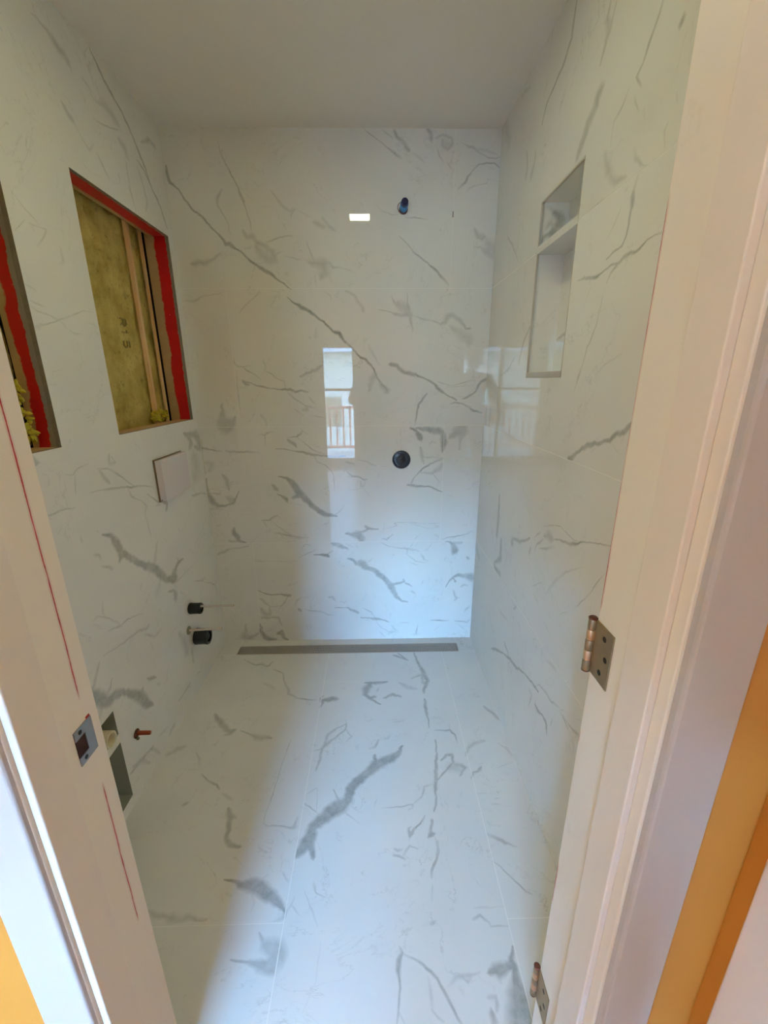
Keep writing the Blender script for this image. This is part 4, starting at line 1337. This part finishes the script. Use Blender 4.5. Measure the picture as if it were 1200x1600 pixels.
def casing(poly_x, face_y, back_y, parent, name='casing'):
    """upright moulding: profile across its width, thicker to the outside"""
    b = MB(); xa, xb = poly_x
    prof = [(0, 0), (0, .7), (.02, .92), (.05, 1), (.95, 1), (.98, .92), (1, .7), (1, 0)]
    vs = []
    for z in (0, ZH+.07):
        for u, d in prof: vs.append((xa+(xb-xa)*u, back_y+(face_y-back_y)*d, z))
    n = len(prof)
    fs = [(k, (k+1) % n, n+(k+1) % n, n+k) for k in range(n)] + [tuple(range(n)), tuple(n+k for k in range(n))]
    b.add(vs, fs)
    return b.build(name, M['casing'], parent, .0008)
casing((XL-.001, .339), -1.6895, -1.680, dr)
casing((XR+.004, 1.254), -1.707, YF, dr)
MB().box(.339, 1.254, -1.705, YF, ZH+.004, ZH+.075).build('casing', M['casing'], dr, .002)
# wall filler behind the left casing (left side of the hall wall is slightly proud)
b = MB(); b.box(-1.25, XL-JT, -1.681, -1.672, 0, 2.47)
MB_left = b

# hinges on the right jamb
def hinge(z, label, group):
    t = thing('door_hinge', (XR, YD, z-.0445), label, 'hinge')
    t['group'] = group
    h = .0445; x = XR
    b = MB()
    ys = (-1.582, YD-.001); r = .004
    b.box(x-.0022, x-.0002, ys[0], ys[1], z-h, z+h)
    b.build('leaf', M['bronze'], t, .0006, 2, label='flat bronze leaf with three screw holes')
    for k, (yy, zz) in enumerate(((-1.561, z+h*.62), (-1.570, z-.001), (-1.561, z-h*.64))):
        MB().lathe((x-.0021, yy, zz), (-1, 0, 0), [(.0045, 0), (.0043, .0004), (.003, .0005), (.001, .0003)], 18).build('screw_hole', M['screw'], t)
    bx, by, br = x-.0058, YD+.002, .0062
    for k in range(5):
        a = z-h+2*h*k/5; c = a+2*h/5-.0007
        m_ = M['bronze'] if k % 2 == 0 else M['knuckle']
        MB().lathe((bx, by, a), (0, 0, 1), [(br*.93, 0), (br, .0008), (br, c-a-.0008), (br*.93, c-a)], 26).build('knuckle', m_, t)
    MB().lathe((bx, by, z+h-.0005), (0, 0, 1), [(br*1.05, 0), (br*1.08, .002), (br*.8, .0035), (.0001, .004)], 26, caps=False).build('pin_cap', M['rust_cap'], t)
    MB().lathe((bx, by, z-h+.0005), (0, 0, -1), [(br*1.02, 0), (br*1.0, .002), (br*.6, .003), (.0001, .003)], 26, caps=False).build('pin_cap', M['rust_cap'], t)
    return t
M['knuckle'] = simple('polished_bronze', (222, 190, 154), .3, .8, var=.15)
M['rust_cap'] = simple('reddish_bronze', (120, 76, 66), .3, .8, var=.2)
hinge(1.016, 'bronze door hinge at mid height of the right jamb', 'hinges on the right jamb')
hinge(.198, 'bronze door hinge near the floor on the right jamb', 'hinges on the right jamb')

# strike plate on the left jamb
t = thing('strike_plate', (XL, -1.57, .862), 'zinc strike plate with a dark latch hole on the left jamb', 'strike plate')
x = XL; ya, yb, za, zb = -1.589, -1.552, .862, .921
hy0, hy1, hz0, hz1 = -1.590, -1.569, .876, .906
b = MB()
for q in ((hy1, yb, za, zb), (ya, hy1, za, hz0), (ya, hy1, hz1, zb)):
    b.box(x+.0001, x+.0021, *q)
b.build('plate', M['strike'], t)
MB().box(x+.0002, x+.0007, ya, hy1, hz0, hz1).build('latch_hole', M['hole'], t, label='dark latch hole showing raw wood')
for zz in (.869, .914):
    MB().lathe((x+.0020, -1.578, zz), (1, 0, 0), [(.0034, 0), (.0034, .0006), (.002, .0008)], 16).build('screw', M['screw'], t)
tag(MB().box(XL+.0002, XL+.0007, -1.560, -1.552, .921, .9245).build('paint_smear', simple('red_smear', (170, 40, 36), .5)), 'small red paint smear above the strike plate', 'paint')

# ------------------------------------------------------------------ hall behind the camera
HX0, HX1, HY0, HZ = -1.25, 1.331, -5.25, 2.46
b = MB_left
tag(b.build('wall_hall_front', M['hall_paint']), kind='structure')
b = MB(); b.box(1.21, HX1+.02, YF-.0015, YF+.0, 0, HZ); b.box(XL-JT, 1.26, YF-.0012, YF+.0, ZH+.06, HZ); b.box(-.02, W, YF, YF+.01, H, HZ)
tag(b.build('wall_hall_front', M['hall_paint']), kind='structure')
tag(MB().box(HX1, HX1+.1, HY0, YF, 0, HZ).build('wall_hall_right', M['hall_paint']), kind='structure')
tag(MB().box(HX0-.1, HX0, HY0, YF+.03, 0, HZ).build('wall_hall_left', M['hall_cream']), kind='structure')
tag(MB().box(HX0-.1, HX1+.1, HY0-.1, YF, HZ, HZ+.05).build('ceiling_hall', M['ceiling']), kind='structure')
GX0, GX1, GZ = -1.0, .60, 2.02
b = MB(); b.box(HX0-.1, GX0, HY0-.1, HY0, 0, HZ); b.box(GX1, HX1+.1, HY0-.1, HY0, 0, HZ); b.box(GX0, GX1, HY0-.1, HY0, GZ, HZ)
tag(b.build('wall_hall_end', M['hall_cream']), kind='structure')
# oak strip floor
fl = struct('floor_hall')
MB().box(HX0-.02, HX1+.02, HY0-.1, YD-.02, -.03, -.006).build('subfloor', M['dark'], fl)
k = 0; x = HX0
while x < HX1:
    x2 = min(x+.083, HX1+.01)
    y = HY0-.1
    rnd = random.Random(k); first = True
    while y < YD-.021:
        L = rnd.uniform(.5, 1.3) if first else rnd.uniform(.9, 1.6); first = False
        y2 = min(y+L, YD-.021)
        MB().box(x+.0006, x2-.0006, y+.0006, y2-.0006, -.006, 0.0).build('floor_board', M['oak'], fl)
        y = y2
    x = x2; k += 1
# casing of a second doorway on the right wall of the hall, next to the corner
MB_ = MB(); MB_.box(HX1-.012, HX1, -1.724-.085, -1.724, 0, 2.06)
tag(MB_.build('trim_1', M['trim'], None, .003, 3), kind='structure')
d2 = MB(); d2.box(HX1-.006, HX1, -1.809-.76, -1.809, 0, 2.04)
tag(d2.build('door_2', M['trim'], None, .002), kind='structure')

# unseen warm fill light, added on the hall ceiling to brighten the room
t = thing('hall_fill_light', (-.45, -3.0, HZ), 'round warm flush fill light added on the hall ceiling behind the camera', 'lamp')
MB().lathe((-.45, -3.0, HZ), (0, 0, -1), [(.15, 0), (.15, .03), (.14, .035)], 40).build('base', M['white_plastic'], t)
MB().lathe((-.45, -3.0, HZ-.035), (0, 0, -1), [(.135, 0), (.12, .03), (.07, .05), (.001, .055)], 40).build('dome', lamp_mat('hall_fill_dome', (1, .90, .66, 1), HALL_FILL_W/(.06*math.pi)), t)

# glass door to the balcony
gd = tag(struct('door_1'), kind='structure')
def frame_rect(x0, x1, z0, z1, w, y0, y1, nm, par):
    b = MB(); b.box(x0, x0+w, y0, y1, z0, z1); b.box(x1-w, x1, y0, y1, z0, z1)
    b.box(x0+w, x1-w, y0, y1, z0, z0+w); b.box(x0+w, x1-w, y0, y1, z1-w, z1)
    return b.build(nm, M['alu'], par, .002)
frame_rect(GX0, GX1, 0, GZ, .05, HY0-.09, HY0-.01, 'frame', gd)
xm = (GX0+GX1)/2
for x0, x1, yy in ((GX0+.05, xm+.03, HY0-.07), (xm-.03, GX1-.05, HY0-.045)):
    frame_rect(x0, x1, .05, GZ-.05, .06, yy, yy+.022, 'sash', gd)
    MB().box(x0+.06, x1-.06, yy+.008, yy+.013, .11, GZ-.11).build('pane', M['glass'], gd)
    MB().box(x0+.06, x1-.06, yy, yy+.022, 1.24, 1.28).build('crossbar', M['alu'], gd, .002)
# balcony: deck and railing
tag(MB().box(-3.5, 3, -6.9, HY0-.1, -.10, -.03).build('balcony_floor', M['deck']), kind='structure')
t = thing('balcony_railing', (-.25, -6.8, 0), 'red-brown wooden balcony railing outside the glass door', 'railing')
MB().box(-3, 2.5, -6.84, -6.74, .86, .91).build('top_rail', M['rail'], t, .003)
MB().box(-3, 2.5, -6.82, -6.76, .06, .11).build('bottom_rail', M['rail'], t, .003)
first = None
for k in range(40):
    x = -2.95+k*.137
    if first is None:
        first = MB().box(-.018, .018, -.018, .018, 0, .76)
        o = first.build('baluster', M['rail'], None, .002)
        first = o
    else:
        o = first.copy(); COL.objects.link(o)
    o.parent = t; o.location = (x+.25, .01, .11)
# ground and a neighbouring house
tag(MB().box(-25, 25, -45, -6.95, -3.2, -3.0).build('ground', M['ground']), kind='structure')
t = thing('house', (-3, -20, -3), 'pale sided neighbouring house with a grey roof beyond the balcony', 'house')
MB().box(-16, 10, -24, -18, -3, 2.6).build('wall', M['siding'], t)
b = MB(); b.add([(-16.5, -24.5, 2.6), (10.5, -24.5, 2.6), (10.5, -17.5, 2.6), (-16.5, -17.5, 2.6), (-16.5, -21, 4.4), (10.5, -21, 4.4)],
                [(0, 1, 5, 4), (2, 3, 4, 5), (0, 4, 3), (1, 2, 5), (0, 3, 2, 1)])
b.build('roof', M['roof'], t)
for x in (-6.8, -4.2, -1.6, .4):
    MB().box(x, x+.9, -18.02, -17.97, -.6, .7).build('window', M['slate'], t)

# ------------------------------------------------------------------ the photographer (seen mirrored in the polished tiles)
def make_person():
    t = thing('person', (.90, -2.60, 0), 'person in a grey shirt holding up a phone, mirrored in the back wall', 'person')
    V = []; E = []; Rr = []
    def j(p, r, parent=None):
        V.append(p); Rr.append(r if isinstance(r, tuple) else (r, r)); k = len(V)-1
        if parent is not None: E.append((parent, k))
        return k
    px, py = .87, -2.60
    pel = j((px, py, .93), (.145, .105))
    wst = j((px, py+.01, 1.08), (.125, .095), pel)
    che = j((px, py+.005, 1.26), (.150, .110), wst)
    uch = j((px, py, 1.39), (.120, .090), che)
    nk = j((px, py+.01, 1.475), .052, uch)
    jaw = j((px, py+.045, 1.555), (.060, .066), nk)
    hd = j((px, py+.045, 1.625), (.074, .088), jaw)
    tp = j((px, py+.035, 1.690), (.066, .076), hd)
    for s in (-1, 1):
        sh = j((px+s*.170, py, 1.405), .070, uch)
        el = j((px+s*(.262 if s < 0 else .235), py+.10, 1.185), .052, sh)
        fm = j((px+s*.18-.012, py+.255, 1.255), .040, el)
        wr = j((CX+s*.085, -2.190, 1.325), .026, fm)
        pa = j((CX+s*.070, -2.150, 1.355), (.032, .018), wr)
        # four fingers behind the phone, thumb along its side
        for q in range(4):
            zz = 1.372-.019*q
            a = j((CX+s*.078, -2.140, zz), .0095, pa)
            b = j((CX+s*.0765, -2.112, zz+.004), .0085, a)
            c = j((CX+s*.066, -2.094, zz+.004), .0070, b)
        th = j((CX+s*.058, -2.150, 1.385), .0105, pa)
        j((CX+s*.046, -2.130, 1.400), .009, th)
        hp = j((px+s*.088, py, .86), .092, pel)
        kn = j((px+s*.100, py+.02, .49), .056, hp)
        cf = j((px+s*.103, py-.01, .34), .055, kn)
        an = j((px+s*.105, py-.02, .085), .036, cf)
        ft = j((px+s*.110, py+.06, .045), (.042, .034), an)
        j((px+s*.118, py+.15, .034), (.040, .026), ft)
    me = bpy.data.meshes.new('body')
    off = t.location
    me.from_pydata([tuple(Vector(v)-off) for v in V], E, [])
    o = bpy.data.objects.new('body', me); COL.objects.link(o)
    sk = o.modifiers.new('skin', 'SKIN'); sk.use_smooth_shade = True
    sv = me.skin_vertices[0].data if me.skin_vertices else None
    if sv is None:
        bm = bmesh.new(); bm.from_mesh(me); bm.verts.layers.skin.verify(); bm.to_mesh(me); bm.free()
        sv = me.skin_vertices[0].data
    for k, r in enumerate(Rr):
        sv[k].radius = r; sv[k].use_root = (k == 0)
    sb = o.modifiers.new('sub', 'SUBSURF'); sb.levels = 2; sb.render_levels = 2
    dg = bpy.context.evaluated_depsgraph_get()
    m2 = bpy.data.meshes.new_from_object(o.evaluated_get(dg))
    o.modifiers.clear(); o.data = m2; o.parent = t
    bm = bmesh.new(); bm.from_mesh(m2)
    for co, no in (((0, 0, .98), (0, 0, 1)), ((0, 0, .09), (0, 0, 1)), ((0, 0, 1.455), (0, 0, 1)), ((0, -2.205, 0), (0, 1, 0))):
        bmesh.ops.bisect_plane(bm, geom=bm.verts[:]+bm.edges[:]+bm.faces[:], plane_co=Vector(co)-off, plane_no=no)
    bm.to_mesh(m2); bm.free()
    m2.materials.clear()
    for mm in ('skin', 'cloth', 'trousers', 'shoe'): m2.materials.append(M[mm])
    for p in m2.polygons:
        p.use_smooth = True
        c = p.center+off
        if c.z < .09: k = 3
        elif c.z < .98: k = 2
        elif c.z < 1.455 and (c.y < -2.205): k = 1
        else: k = 0
        p.material_index = k
    hb = MB(); hc = Vector((px, py+.025, 1.655))
    vs = []; fs = []; n, m_ = 24, 12
    for a in range(m_+1):
        th = math.pi*.62*a/m_
        for b in range(n):
            ph = 2*math.pi*b/n
            back = .5-.5*math.sin(ph)
            tt = th*(.62+.50*back)
            vs.append(hc+Vector((math.sin(tt)*math.cos(ph)*.088, math.sin(tt)*math.sin(ph)*.104, math.cos(tt)*.100)))
    for a in range(m_):
        for b in range(n):
            fs.append((a*n+b, a*n+(b+1) % n, (a+1)*n+(b+1) % n, (a+1)*n+b))
    hb.add(vs, fs, True).build('hair', M['hair'], t)
    fy = py+.128
    for s in (-1, 1):
        MB().lathe((px+s*.031, fy-.004, 1.622), (0, 1, 0), [(.006, 0), (.010, .003), (.008, .007), (.001, .009)], 14).build('eye', M['shoe'], t)
        MB().lathe((px+s*.074, py+.03, 1.605), (s, -.2, 0), [(.016, 0), (.022, .008), (.016, .016), (.004, .018)], 14).build('ear', M['skin'], t)
    MB().tube([(px, fy-.002, 1.622), (px, fy+.014, 1.598), (px, fy+.020, 1.584), (px, fy-.002, 1.578)], [.006, .009, .011, .006], 10).build('nose', M['skin'], t)
    MB().tube([(px-.022, fy-.004, 1.552), (px, fy+.001, 1.550), (px+.022, fy-.004, 1.552)], [.003, .005, .003], 8).build('mouth', M['rust'], t)
make_person()
# the phone, just behind the lens
ph = thing('phone', (CX, CY, CZ), 'dark phone held up by the person mirrored in the back wall', 'phone')
ph.location = Vector((CX, CY, CZ)) - fw*.016
ph.rotation_euler = cam.matrix_world.to_euler()
def loc_box(name, x0, x1, y0, y1, z0, z1, mat, bev):
    o = MB().box(x0, x1, y0, y1, z0, z1).build(name, mat, None, bev)
    o.parent = ph
    return o
loc_box('case', -.062, .062, -.100, .030, -.008, -.001, M['slate'], .003)
loc_box('lens_bump', -.024, .012, -.012, .026, -.0022, -.0005, M['black'], .001)
